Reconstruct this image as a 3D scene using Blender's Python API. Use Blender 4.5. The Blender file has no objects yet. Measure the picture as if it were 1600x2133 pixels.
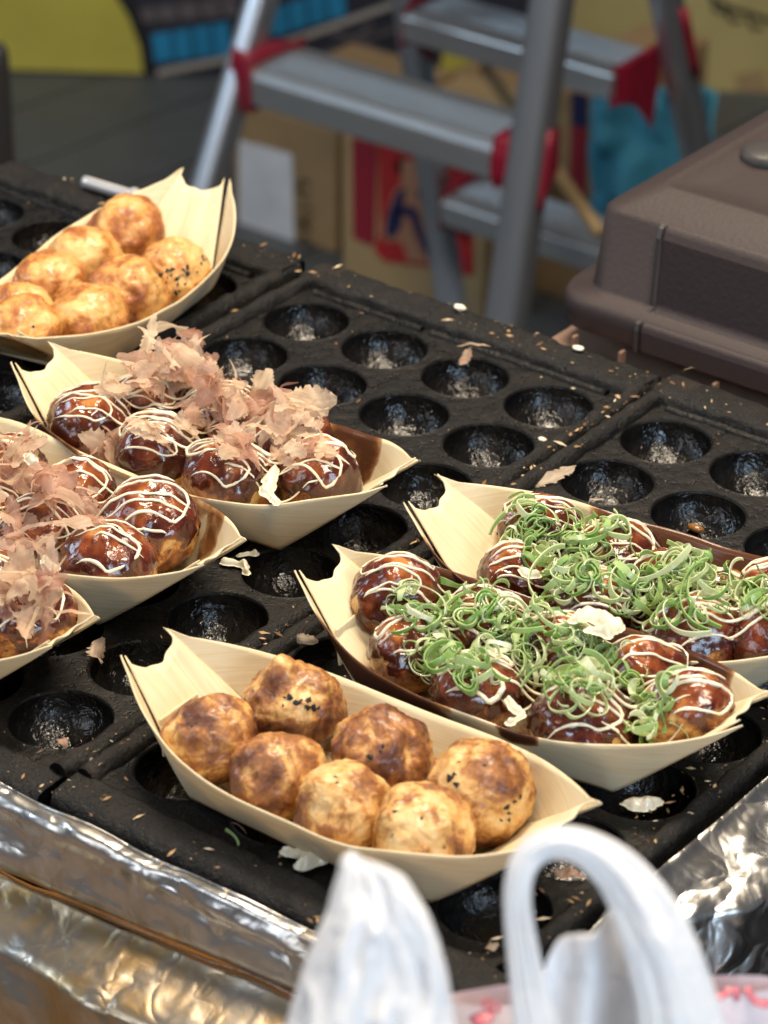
import bpy, bmesh, math, random
import numpy as np
from mathutils import Vector, Matrix, Euler

random.seed(7); rng = np.random.default_rng(11)
scene = bpy.context.scene
COL = scene.collection

# ------------------------------------------------------------------ camera, world, lamps, exposure
S = 0.046                                   # distance between two wells (m)
YAW, PITCH, ROLL = -0.6447, 0.5177, 0.0114
FPX = 6653.0
_f = np.array([math.sin(YAW)*math.cos(PITCH), math.cos(YAW)*math.cos(PITCH), -math.sin(PITCH)])
_r = np.array([math.cos(YAW), -math.sin(YAW), 0.0]); _u = np.cross(_r, _f)
CR = math.cos(ROLL)*_r + math.sin(ROLL)*_u
CU = -math.sin(ROLL)*_r + math.cos(ROLL)*_u
CF = _f
CC = (np.array([2.9953, -2.6315, 0.0]) - CF*29.1366)*S

cam_d = bpy.data.cameras.new('camera'); cam = bpy.data.objects.new('camera', cam_d); COL.objects.link(cam)
cam.matrix_world = Matrix(((CR[0], CU[0], -CF[0], CC[0]), (CR[1], CU[1], -CF[1], CC[1]), (CR[2], CU[2], -CF[2], CC[2]), (0, 0, 0, 1)))
cam_d.sensor_fit = 'HORIZONTAL'; cam_d.sensor_width = 36; cam_d.lens = FPX/1600*36
cam_d.clip_start = 0.05; cam_d.clip_end = 60
cam_d.dof.use_dof = True; cam_d.dof.focus_distance = 1.265; cam_d.dof.aperture_fstop = 19
scene.camera = cam

world = bpy.data.worlds.new('World'); scene.world = world; world.use_nodes = True
bg = world.node_tree.nodes['Background']; bg.inputs[0].default_value = (0.92, 0.93, 1.0, 1); bg.inputs[1].default_value = 0.12

def area(name, loc, target, size, sizey, power, color):
    l = bpy.data.lights.new(name, 'AREA'); l.shape = 'RECTANGLE'; l.size = size; l.size_y = sizey
    l.energy = power; l.color = color
    o = bpy.data.objects.new(name, l); COL.objects.link(o); o.location = loc
    o.rotation_euler = (Vector(target)-Vector(loc)).to_track_quat('-Z', 'Y').to_euler()
    return o
area('stall_lamp', (0.02, 0.10, 1.15), (0.2, -0.2, 0), 0.55, 0.22, 23.0, (1.0, 0.84, 0.64))
area('stall_lamp', (0.75, -0.35, 1.25), (0.2, -0.2, 0), 0.30, 0.30, 10.0, (1.0, 0.86, 0.68))
area('unseen_cool_lamp', (1.7, -1.0, 0.62), (0.1, 0.0, 0.0), 0.6, 0.8, 16.0, (0.58, 0.78, 1.0))
area('unseen_cool_lamp', (-0.7, -2.1, 1.15), (0.0, 0.2, 0.0), 1.0, 1.0, 12.0, (0.84, 0.91, 1.0))
area('unseen_cool_lamp', (-2.35, -0.9, 1.15), (-0.6, 0.7, -0.3), 0.8, 0.8, 19.0, (0.66, 0.83, 1.0))  # added lamp, placed to lay a cool highlight along the ladder step edge
area('stall_lamp', (-0.2, 1.2, 1.6), (-0.6, 1.4, -0.6), 0.6, 0.3, 12.0, (1.0, 0.88, 0.70))

scene.view_settings.view_transform = 'Standard'; scene.view_settings.look = 'None'
scene.view_settings.gamma = 1.0; scene.view_settings.use_curve_mapping = False
scene.view_settings.exposure = 0.0
scene.render.engine = 'CYCLES'
scene.cycles.use_denoising = True
scene.cycles.max_bounces = 8

# ------------------------------------------------------------------ helpers
def ray(px, py): return CF + CR*(px-800)/FPX - CU*(py-1066.5)/FPX
def at_z(px, py, z=0.0):
    d = ray(px, py); return CC + d*(z-CC[2])/d[2]
def at_y(px, py, y):
    d = ray(px, py); return CC + d*(y-CC[1])/d[1]
def at_x(px, py, x):
    d = ray(px, py); return CC + d*(x-CC[0])/d[0]
def at_d(px, py, dist): return CC + ray(px, py)*dist

def _hash(ix, iy, iz, seed):
    h = (ix*374761393 + iy*668265263 + iz*2147483647 + seed*974634777) & 0xffffffff
    h = ((h ^ (h >> 13))*1274126177) & 0xffffffff
    h = ((h ^ (h >> 15))*2246822519) & 0xffffffff
    return ((h ^ (h >> 16)) & 0xffff)/32767.5 - 1.0
def vnoise(P, seed=0):
    P = np.asarray(P, float); I = np.floor(P).astype(np.int64); f = P-I; f = f*f*f*(f*(f*6-15)+10)
    o = 0
    for dx in (0, 1):
        wx = f[:, 0] if dx else 1-f[:, 0]
        for dy in (0, 1):
            wy = f[:, 1] if dy else 1-f[:, 1]
            for dz in (0, 1):
                wz = f[:, 2] if dz else 1-f[:, 2]
                o = o + wx*wy*wz*_hash(I[:, 0]+dx, I[:, 1]+dy, I[:, 2]+dz, seed)
    return o
def fbm(P, seed=0, oct=4, gain=0.5, lac=2.03):
    o = 0; a = 1.0; P = np.asarray(P, float)
    for k in range(oct): o = o + a*vnoise(P, seed+k*17); a *= gain; P = P*lac+3.1
    return o
def sstep(a, b, x):
    t = np.clip((x-a)/(b-a), 0, 1); return t*t*(3-2*t)

def mesh_obj(name, verts, faces, mat=None, parent=None, smooth=True):
    me = bpy.data.meshes.new(name)
    me.from_pydata([tuple(map(float, v)) for v in verts], [], [tuple(map(int, f)) for f in faces])
    if smooth: me.polygons.foreach_set('use_smooth', [True]*len(me.polygons))
    me.update()
    o = bpy.data.objects.new(name, me); COL.objects.link(o)
    if mat: me.materials.append(mat)
    if parent: o.parent = parent
    return o
def link(name, me, parent=None):
    o = bpy.data.objects.new(name, me); COL.objects.link(o)
    if parent: o.parent = parent
    return o
def tag(o, label=None, cat=None, group=None, kind=None):
    if label: o['label'] = label
    if cat: o['category'] = cat
    if group: o['group'] = group
    if kind: o['kind'] = kind
    return o
def thing(name, label, cat, loc=(0, 0, 0), rot=(0, 0, 0), group=None):
    o = bpy.data.objects.new(name, None); COL.objects.link(o); o.empty_display_size = 0.02
    o.location = loc; o.rotation_euler = rot
    return tag(o, label, cat, group)
def grid_faces(nu, nv, wrap_u=False):
    f = []
    for i in range(nu if wrap_u else nu-1):
        for j in range(nv-1):
            a = i*nv+j; b = ((i+1) % nu)*nv+j
            f.append((a, b, b+1, a+1))
    return f
def solid(o, t, offset=0.0):
    m = o.modifiers.new('thickness', 'SOLIDIFY'); m.thickness = t; m.offset = offset; return o
def bevel(o, w, seg=2):
    m = o.modifiers.new('bevel', 'BEVEL'); m.width = w; m.segments = seg; m.limit_method = 'ANGLE'; return o
def box(name, x0, x1, y0, y1, z0, z1, mat, parent=None, bev=0.0):
    v = [(x, y, z) for x in (x0, x1) for y in (y0, y1) for z in (z0, z1)]
    f = [(0, 1, 3, 2), (4, 6, 7, 5), (0, 4, 5, 1), (2, 3, 7, 6), (0, 2, 6, 4), (1, 5, 7, 3)]
    o = mesh_obj(name, v, f, mat, parent, smooth=False)
    if bev: bevel(o, bev)
    return o
def tube_geo(path, rad, n=8, flat=1.0, cap=True):
    path = np.asarray(path, float); m = len(path)
    rad = np.broadcast_to(np.asarray(rad, float), (m,))
    t = np.gradient(path, axis=0); t /= np.linalg.norm(t, axis=1)[:, None]+1e-12
    up = np.array([0, 0, 1.0])
    if abs(t[0]@up) > 0.9: up = np.array([1.0, 0, 0])
    nrm = up - t[0]*(t[0]@up); nrm /= np.linalg.norm(nrm)
    V = []; F = []
    for i in range(m):
        nrm = nrm - t[i]*(t[i]@nrm); nrm /= np.linalg.norm(nrm)+1e-12
        b = np.cross(t[i], nrm)
        for k in range(n):
            a = 2*math.pi*k/n
            V.append(path[i] + rad[i]*(math.cos(a)*b + math.sin(a)*nrm*flat))
    for i in range(m-1):
        for k in range(n):
            a = i*n+k; b2 = i*n+(k+1) % n
            F.append((a, b2, b2+n, a+n))
    if cap:
        F.append(tuple(range(n))[::-1]); F.append(tuple((m-1)*n+k for k in range(n)))
    return V, F
def merge(geos):
    V = []; F = []
    for v, f in geos:
        o = len(V); V += list(v); F += [tuple(i+o for i in q) for q in f]
    return V, F
def tube(name, path, rad, mat, parent=None, n=8, flat=1.0):
    v, f = tube_geo(path, rad, n, flat); return mesh_obj(name, v, f, mat, parent)

# ------------------------------------------------------------------ materials
class NT:
    def __init__(self, name):
        self.m = bpy.data.materials.new(name); self.m.use_nodes = True
        self.t = self.m.node_tree; self.b = self.t.nodes['Principled BSDF']; self.out = self.t.nodes['Material Output']
    def n(self, typ, **kw):
        x = self.t.nodes.new(typ)
        for k, v in kw.items():
            if k in x.inputs: x.inputs[k].default_value = v
            else: setattr(x, k, v)
        return x
    def l(self, a, b): self.t.links.new(a, b)
    def coords(self, scale=(1, 1, 1), rand=True, kind='Object'):
        tc = self.n('ShaderNodeTexCoord'); o = tc.outputs[kind]
        mp = self.n('ShaderNodeMapping'); mp.inputs['Scale'].default_value = scale; self.l(o, mp.inputs['Vector'])
        if rand:
            oi = self.n('ShaderNodeObjectInfo'); mu = self.n('ShaderNodeMath', operation='MULTIPLY'); mu.inputs[1].default_value = 37.0
            self.l(oi.outputs['Random'], mu.inputs[0])
            cb = self.n('ShaderNodeCombineXYZ')
            for k in range(3): self.l(mu.outputs[0], cb.inputs[k])
            self.l(cb.outputs[0], mp.inputs['Location'])
        return mp.outputs[0]
    def noise(self, vec, scale, detail=4, rough=0.55, dist=0.0):
        x = self.n('ShaderNodeTexNoise'); x.inputs['Scale'].default_value = scale; x.inputs['Detail'].default_value = detail
        x.inputs['Roughness'].default_value = rough; x.inputs['Distortion'].default_value = dist
        if vec is not None: self.l(vec, x.inputs['Vector'])
        return x.outputs['Fac']
    def voro(self, vec, scale, feature='F1'):
        x = self.n('ShaderNodeTexVoronoi'); x.feature = feature; x.inputs['Scale'].default_value = scale
        self.l(vec, x.inputs['Vector']); return x.outputs['Distance']
    def ramp(self, fac, stops, interp='LINEAR'):
        x = self.n('ShaderNodeValToRGB'); x.color_ramp.interpolation = interp; e = x.color_ramp.elements
        while len(e) < len(stops): e.new(0.5)
        for i, (p, c) in enumerate(stops):
            e[i].position = p; e[i].color = (c[0], c[1], c[2], 1) if not isinstance(c, (int, float)) else (c, c, c, 1)
        self.l(fac, x.inputs[0]); return x.outputs[0]
    def mix(self, fac, a, b, mode='MIX'):
        x = self.n('ShaderNodeMix', data_type='RGBA', blend_type=mode)
        for s, v in ((x.inputs[0], fac), (x.inputs[6], a), (x.inputs[7], b)):
            if isinstance(v, (int, float)): s.default_value = v
            elif isinstance(v, tuple): s.default_value = (*v, 1) if len(v) == 3 else v
            else: self.l(v, s)
        return x.outputs[2]
    def math(self, op, a, b=0.0, clamp=False):
        x = self.n('ShaderNodeMath', operation=op); x.use_clamp = clamp
        for s, v in ((x.inputs[0], a), (x.inputs[1], b)):
            if isinstance(v, (int, float)): s.default_value = v
            else: self.l(v, s)
        return x.outputs[0]
    def bump(self, h, strength=0.5, dist=0.001, normal=None):
        x = self.n('ShaderNodeBump'); x.inputs['Strength'].default_value = strength; x.inputs['Distance'].default_value = dist
        self.l(h, x.inputs['Height'])
        if normal is not None: self.l(normal, x.inputs['Normal'])
        return x.outputs[0]
    def set(self, **kw):
        for k, v in kw.items():
            s = self.b.inputs[k.replace('_', ' ')]
            if isinstance(v, (int, float)): s.default_value = v
            elif isinstance(v, tuple): s.default_value = (*v, 1) if (len(v) == 3 and s.type == 'RGBA') else v
            else: self.l(v, s)
        return self
    def translucent(self, amount, color):
        tr = self.n('ShaderNodeBsdfTranslucent'); mx = self.n('ShaderNodeMixShader'); mx.inputs[0].default_value = amount
        if isinstance(color, tuple): tr.inputs['Color'].default_value = (*color, 1)
        else: self.l(color, tr.inputs['Color'])
        self.l(self.b.outputs[0], mx.inputs[1]); self.l(tr.outputs[0], mx.inputs[2]); self.l(mx.outputs[0], self.out.inputs['Surface'])
        return self

def simple(name, col, rough=0.5, metal=0.0, var=0.12, bscale=60, bstr=0.15, bdist=0.001):
    a = NT(name); v = a.coords(); nz = a.noise(v, bscale, 5)
    c = a.mix(a.math('MULTIPLY', nz, 1.0), tuple(x*(1-var) for x in col), tuple(min(1, x*(1+var)) for x in col))
    a.set(Base_Color=c, Roughness=rough, Metallic=metal, Normal=a.bump(nz, bstr, bdist))
    return a.m

M = {}
def build_materials():
    # black oily cast iron
    a = NT('cast_iron'); v = a.coords(rand=False)
    n1 = a.noise(v, 45, 6, 0.6); n2 = a.noise(v, 700, 3, 0.7); n3 = a.noise(v, 160, 4)
    c = a.ramp(n1, [(0.3, (0.0035, 0.0033, 0.0034)), (0.55, (0.0065, 0.006, 0.0058)), (0.78, (0.018, 0.013, 0.010))])
    r = a.ramp(n3, [(0.38, 0.22), (0.55, 0.48), (0.7, 0.66)])
    nb = a.bump(n2, 0.85, 0.0007, a.bump(n3, 0.8, 0.0014))
    a.set(Base_Color=c, Roughness=r, Normal=nb, Specular_IOR_Level=0.25); M['iron'] = a.m
    # crusty border with baked-on batter
    a = NT('crusty_iron'); v = a.coords(rand=False)
    n1 = a.noise(v, 60, 7, 0.65); n2 = a.noise(v, 420, 4, 0.75); n3 = a.noise(v, 1500, 2)
    c = a.ramp(n1, [(0.3, (0.005, 0.0048, 0.0046)), (0.56, (0.010, 0.0088, 0.008)), (0.72, (0.024, 0.017, 0.012)), (0.85, (0.07, 0.045, 0.025))])
    nb = a.bump(n3, 0.8, 0.0004, a.bump(n2, 1.0, 0.0017))
    a.set(Base_Color=c, Roughness=a.ramp(n2, [(0.35, 0.22), (0.6, 0.62)]), Normal=nb, Specular_IOR_Level=0.35); M['crust'] = a.m
    # seasoned well, glossy oil film over bumpy crust
    a = NT('well_iron'); v = a.coords()
    n1 = a.noise(v, 260, 3, 0.55, 0.6); n2 = a.noise(v, 90, 4, 0.6)
    c = a.ramp(n2, [(0.35, (0.0028, 0.0028, 0.003)), (0.75, (0.010, 0.008, 0.0065))])
    nb = a.bump(n1, 0.8, 0.0013, a.bump(n2, 0.35, 0.0016))
    a.set(Base_Color=c, Roughness=a.ramp(n2, [(0.35, 0.13), (0.65, 0.27)]), Normal=nb, Specular_IOR_Level=0.5); M['well'] = a.m

    # pale pine veneer, clean and sauce-stained
    def veneer(name, stain):
        a = NT(name); ga = a.n('ShaderNodeAttribute', attribute_name='grain'); v = ga.outputs['Vector']; v2 = a.coords((1, 1, 1), rand=True)
        g = a.noise(v, 1.0, 3, 0.45, 0.5); gf = a.noise(v, 4.5, 3, 0.6)
        big = a.noise(v2, 26, 2)
        c = a.ramp(g, [(0.30, (0.84, 0.715, 0.47)), (0.47, (0.875, 0.77, 0.545)), (0.54, (0.82, 0.68, 0.43)), (0.60, (0.865, 0.755, 0.525)), (0.75, (0.89, 0.79, 0.57))])
        c = a.mix(0.22, c, a.ramp(gf, [(0.35, (0.72, 0.55, 0.29)), (0.6, (0.92, 0.82, 0.60))]))
        c = a.mix(a.ramp(big, [(0.58, 0.0), (0.75, 0.30)]), c, (0.80, 0.60, 0.26))      # damp, oil-soaked patches
        rough = 0.55
        if stain:
            att = a.n('ShaderNodeAttribute', attribute_name='stain')
            sn = a.noise(v2, 70, 4, 0.55, 0.5)
            s = a.math('ADD', att.outputs['Fac'], a.math('MULTIPLY', a.math('SUBTRACT', sn, 0.5), 0.9))
            c = a.mix(a.ramp(s, [(0.42, 0.0), (0.50, 0.75), (0.62, 0.96)]), c, a.ramp(s, [(0.45, (0.42, 0.17, 0.035)), (0.75, (0.10, 0.024, 0.007))]))
            rough = a.ramp(s, [(0.45, 0.55), (0.6, 0.2)])
        a.set(Base_Color=c, Roughness=rough, Normal=a.bump(g, 0.25, 0.0004), Specular_IOR_Level=0.35)
        a.translucent(0.25, c); return a.m
    M['veneer'] = veneer('pine_veneer', False); M['veneer_sauce'] = veneer('sauced_pine_veneer', True)

    # griddled batter balls
    def batter(name, pale, gold, brown, dark, lo):
        a = NT(name); v = a.coords(); att = a.n('ShaderNodeAttribute', attribute_name='scorch')
        n1 = a.noise(v, 46, 5, 0.62, 1.4); n2 = a.noise(v, 210, 6, 0.72, 0.8); n3 = a.noise(v, 620, 4, 0.65); n4 = a.noise(v, 28, 3, 0.5)
        f = a.math('ADD', a.math('MULTIPLY', n1, 0.62), a.math('MULTIPLY', n2, 0.38))
        f = a.math('ADD', f, a.math('MULTIPLY', a.math('SUBTRACT', n4, 0.5), 0.26))
        f = a.math('ADD', f, a.math('MULTIPLY', att.outputs['Fac'], 0.105))
        c = a.ramp(f, [(lo, pale), (lo+0.085, gold), (lo+0.15, brown), (lo+0.26, dark)])
        sp = a.voro(v, 165); spm = a.math('MULTIPLY', a.ramp(sp, [(0.0, 1.0), (0.10, 0.9), (0.16, 0.0)]), a.ramp(a.noise(v, 55, 2), [(0.52, 0.0), (0.60, 0.9)]))
        c = a.mix(spm, c, (0.05, 0.028, 0.014))
        nb = a.bump(n3, 0.45, 0.0005, a.bump(n2, 0.7, 0.0011, a.bump(n1, 0.45, 0.0024)))
        a.set(Base_Color=c, Roughness=a.ramp(n2, [(0.3, 0.28), (0.7, 0.52)]), Normal=nb, Specular_IOR_Level=0.5, Coat_Weight=0.25, Coat_Roughness=0.15,
              Subsurface_Weight=0.12, Subsurface_Scale=0.003, Subsurface_Radius=(1.0, 0.5, 0.2)); return a.m
    M['batter'] = batter('griddled_batter', (0.75, 0.52, 0.24), (0.64, 0.355, 0.11), (0.36, 0.14, 0.038), (0.12, 0.036, 0.014), 0.368)
    M['batter_gold'] = batter('golden_batter', (0.72, 0.44, 0.16), (0.61, 0.30, 0.078), (0.43, 0.155, 0.034), (0.22, 0.06, 0.022), 0.40)
    a = NT('charred_bit'); a.set(Base_Color=(0.012, 0.013, 0.012), Roughness=0.6); M['char'] = a.m

    # sweet brown sauce
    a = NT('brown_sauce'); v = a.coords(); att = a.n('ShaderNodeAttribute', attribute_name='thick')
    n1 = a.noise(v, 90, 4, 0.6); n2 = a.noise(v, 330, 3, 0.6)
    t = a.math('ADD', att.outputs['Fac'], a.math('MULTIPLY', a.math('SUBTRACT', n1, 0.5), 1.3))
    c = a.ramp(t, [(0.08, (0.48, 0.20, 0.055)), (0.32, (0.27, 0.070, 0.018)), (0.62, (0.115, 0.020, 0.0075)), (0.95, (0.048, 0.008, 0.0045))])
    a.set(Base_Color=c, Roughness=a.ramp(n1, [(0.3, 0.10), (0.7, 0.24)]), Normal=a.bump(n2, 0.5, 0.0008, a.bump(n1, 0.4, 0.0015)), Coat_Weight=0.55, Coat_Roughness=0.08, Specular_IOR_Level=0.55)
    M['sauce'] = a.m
    a = NT('mayonnaise'); v = a.coords(); n1 = a.noise(v, 250, 3)
    a.set(Base_Color=a.ramp(n1, [(0.3, (0.76, 0.67, 0.47)), (0.7, (0.86, 0.80, 0.64))]), Roughness=0.25, Coat_Weight=0.3, Coat_Roughness=0.15, Subsurface_Weight=0.2, Subsurface_Scale=0.0015, Normal=a.bump(n1, 0.1, 0.0004)); M['mayo'] = a.m
    # bonito shavings
    a = NT('bonito'); oi = a.n('ShaderNodeObjectInfo'); v = a.coords((1, 6, 1)); n1 = a.noise(v, 130, 4)
    c = a.ramp(oi.outputs['Random'], [(0.0, (0.78, 0.57, 0.38)), (0.35, (0.88, 0.73, 0.54)), (0.62, (0.80, 0.57, 0.42)), (0.84, (0.62, 0.33, 0.23)), (1.0, (0.40, 0.15, 0.10))])
    c = a.mix(a.ramp(n1, [(0.35, 0.0), (0.7, 0.45)]), c, (0.80, 0.62, 0.46))
    a.set(Base_Color=c, Roughness=0.42, Normal=a.bump(n1, 0.35, 0.0006)); a.translucent(0.5, c)
    tp = a.n('ShaderNodeBsdfTransparent'); mx = a.n('ShaderNodeMixShader'); a.l(a.ramp(a.noise(v, 90, 2), [(0.35, 0.10), (0.7, 0.45)]), mx.inputs[0]); a.l(a.out.inputs['Surface'].links[0].from_socket, mx.inputs[1]); a.l(tp.outputs[0], mx.inputs[2]); a.l(mx.outputs[0], a.out.inputs['Surface']); M['bonito'] = a.m
    # spring onion
    for onion_name, per in (('spring_onion', True), ('spring_onion_shreds', False)):
     a = NT(onion_name); oi = a.n('ShaderNodeObjectInfo') if per else a.n('ShaderNodeAttribute', attribute_name='tone'); rnd = oi.outputs['Random' if per else 'Fac']; att = a.n('ShaderNodeAttribute', attribute_name='skin'); v = a.coords((1, 1, 1)); n1 = a.noise(v, 260, 3)
     sk = a.ramp(rnd, [(0.0, (0.20, 0.40, 0.09)), (0.25, (0.36, 0.57, 0.18)), (0.5, (0.54, 0.70, 0.32)), (0.72, (0.73, 0.81, 0.50)), (1.0, (0.86, 0.88, 0.72))])
     inn = a.ramp(rnd, [(0.0, (0.36, 0.56, 0.16)), (0.5, (0.62, 0.76, 0.36)), (1.0, (0.84, 0.87, 0.64))])
     c = a.mix(att.outputs['Fac'], inn, sk); c = a.mix(a.ramp(n1, [(0.4, 0.0), (0.7, 0.25)]), c, (0.75, 0.82, 0.5))
     a.set(Base_Color=c, Roughness=0.22, Coat_Weight=0.25, Coat_Roughness=0.1); a.translucent(0.36, c); M['onion' if per else 'onion_shred'] = a.m

    # aluminium foil, golden reflections painted into the base colour as patches
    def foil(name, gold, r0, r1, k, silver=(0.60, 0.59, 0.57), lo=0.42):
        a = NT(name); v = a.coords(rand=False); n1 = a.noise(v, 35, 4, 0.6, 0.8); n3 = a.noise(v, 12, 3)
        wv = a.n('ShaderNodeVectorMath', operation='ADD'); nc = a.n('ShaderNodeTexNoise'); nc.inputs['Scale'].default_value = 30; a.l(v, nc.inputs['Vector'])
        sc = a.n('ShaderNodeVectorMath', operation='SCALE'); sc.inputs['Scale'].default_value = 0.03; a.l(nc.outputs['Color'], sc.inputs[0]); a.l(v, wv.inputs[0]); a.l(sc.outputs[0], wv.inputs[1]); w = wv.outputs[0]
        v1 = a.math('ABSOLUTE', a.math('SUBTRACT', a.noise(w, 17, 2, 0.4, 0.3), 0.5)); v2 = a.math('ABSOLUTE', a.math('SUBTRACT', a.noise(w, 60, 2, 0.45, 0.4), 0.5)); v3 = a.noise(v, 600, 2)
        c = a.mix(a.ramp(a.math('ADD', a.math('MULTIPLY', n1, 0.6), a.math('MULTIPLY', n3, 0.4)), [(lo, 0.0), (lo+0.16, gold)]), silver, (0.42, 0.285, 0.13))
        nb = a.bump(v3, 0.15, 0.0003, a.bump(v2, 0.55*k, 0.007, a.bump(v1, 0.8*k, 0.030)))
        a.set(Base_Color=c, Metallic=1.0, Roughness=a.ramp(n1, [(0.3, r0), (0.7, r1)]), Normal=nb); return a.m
    M['foil'] = foil('foil', 0.55, 0.24, 0.42, 0.55); M['foil2'] = foil('crumpled_foil', 0.15, 0.22, 0.36, 0.8); M['foil3'] = foil('gold_reflection_foil', 0.95, 0.26, 0.42, 0.36, (0.50, 0.47, 0.43), 0.41)
    M['oil'] = simple('amber_grease', (0.22, 0.095, 0.022), 0.18, 0.0, 0.3, 200, 0.3)
    # ladder
    a = NT('aluminium'); v = a.coords((2, 60, 60), rand=True); n1 = a.noise(v, 14, 4); n2 = a.noise(None, 9, 5)
    a.set(Base_Color=a.mix(n2, (0.38, 0.40, 0.42), (0.52, 0.53, 0.53)), Metallic=0.8, Roughness=0.30, Normal=a.bump(n1, 0.15, 0.0006)); M['alu'] = a.m
    a = NT('polished_aluminium'); n2 = a.noise(None, 12, 5)
    a.set(Base_Color=a.mix(n2, (0.44, 0.47, 0.52), (0.60, 0.62, 0.65)), Metallic=0.85, Roughness=0.30); M['rail'] = a.m
    M['redcap'] = simple('red_plastic', (0.27, 0.008, 0.030), 0.4, 0, 0.15, 40, 0.1)
    M['brownbox'] = simple('brown_plastic', (0.029, 0.0185, 0.018), 0.62, 0, 0.18, 420, 0.45, 0.0006)
    M['tan_ledge'] = simple('tan_ledge', (0.26, 0.16, 0.11), 0.55, 0, 0.3, 50, 0.3)
    M['cardboard'] = simple('cardboard', (0.34, 0.22, 0.105), 0.8, 0, 0.2, 30, 0.2)
    M['cardboard2'] = simple('pale_cardboard', (0.42, 0.29, 0.14), 0.8, 0, 0.15, 30, 0.2)
    M['label'] = simple('paper_label', (0.72, 0.72, 0.75), 0.6, 0, 0.35, 22, 0.05)
    M['print_red'] = simple('red_print', (0.42, 0.018, 0.02), 0.6, 0, 0.15)
    M['print_dred'] = simple('dark_red_print', (0.28, 0.012, 0.028), 0.6, 0, 0.15)
    M['print_navy'] = simple('navy_print', (0.010, 0.014, 0.075), 0.6, 0, 0.15)
    M['print_halo'] = simple('tan_print', (0.40, 0.19, 0.11), 0.7, 0, 0.15)
    M['print_ink'] = simple('olive_print', (0.085, 0.060, 0.025), 0.7, 0, 0.15)
    M['yellow'] = simple('yellow_sheet', (0.58, 0.50, 0.08), 0.6, 0, 0.2, 6, 0.4, 0.02)
    M['cream'] = simple('cream_sheet', (0.52, 0.42, 0.17), 0.6, 0, 0.3, 5, 0.4, 0.02)
    M['bluepane'] = simple('blue_print', (0.016, 0.24, 0.46), 0.6, 0, 0.35, 12, 0.1)
    M['greypane'] = simple('mauve_grey_print', (0.13, 0.11, 0.115), 0.6, 0, 0.3, 12, 0.1)
    M['black'] = simple('black_print', (0.014, 0.014, 0.017), 0.6, 0, 0.2)
    M['navy'] = simple('dark_navy_print', (0.030, 0.030, 0.045), 0.6, 0, 0.4, 10)
    M['white'] = simple('offwhite_print', (0.42, 0.38, 0.34), 0.6, 0, 0.15)
    M['cloth'] = simple('blue_cloth', (0.06, 0.30, 0.43), 0.8, 0, 0.45, 14, 0.5, 0.01)
    M['stick'] = simple('bamboo', (0.42, 0.29, 0.14), 0.5, 0, 0.2)
    M['paving'] = simple('grey_paving', (0.095, 0.102, 0.105), 0.55, 0, 0.25, 18, 0.3)
    M['joint'] = simple('dark_joint', (0.018, 0.018, 0.019), 0.8)
    M['steel'] = simple('steel_tube', (0.75, 0.75, 0.77), 0.30, 0.6, 0.05, 80, 0.05)
    M['housing'] = simple('black_housing', (0.02, 0.019, 0.018), 0.55, 0.2, 0.3)
    M['post'] = simple('dark_post', (0.035, 0.032, 0.032), 0.5)
    M['counter'] = simple('wooden_counter', (0.15, 0.10, 0.06), 0.45, 0, 0.3, 25, 0.2)
    # white carrier bag film
    a = NT('bag_film'); v = a.coords(rand=False); n1 = a.noise(v, 40, 4, 0.6, 0.5)
    a.set(Base_Color=(0.87, 0.88, 0.90), Roughness=0.36, Normal=a.bump(a.math('ABSOLUTE', a.math('SUBTRACT', a.noise(v, 75, 2, 0.4, 1.2), 0.5)), 0.22, 0.006, a.bump(n1, 0.4, 0.006)), Specular_IOR_Level=0.5); a.translucent(0.34, (0.95, 0.95, 0.97)); M['bag'] = a.m
    a = NT('pink_film'); v = a.coords(rand=False); n1 = a.noise(v, 60, 3)
    a.set(Base_Color=a.mix(n1, (0.80, 0.62, 0.64), (0.88, 0.80, 0.81)), Roughness=0.2, Coat_Weight=0.4, Normal=a.bump(n1, 0.3, 0.003)); M['pink'] = a.m
    M['pinkred'] = simple('pink_red_print', (0.60, 0.16, 0.20), 0.4)
    M['crumb'] = None
    a = NT('crumb'); att = a.n('ShaderNodeAttribute', attribute_name='tone')
    a.set(Base_Color=a.ramp(att.outputs['Fac'], [(0.0, (0.06, 0.03, 0.015)), (0.4, (0.32, 0.17, 0.07)), (0.75, (0.55, 0.36, 0.17)), (1.0, (0.72, 0.60, 0.40))]), Roughness=0.55); M['crumb'] = a.m
build_materials()

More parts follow.
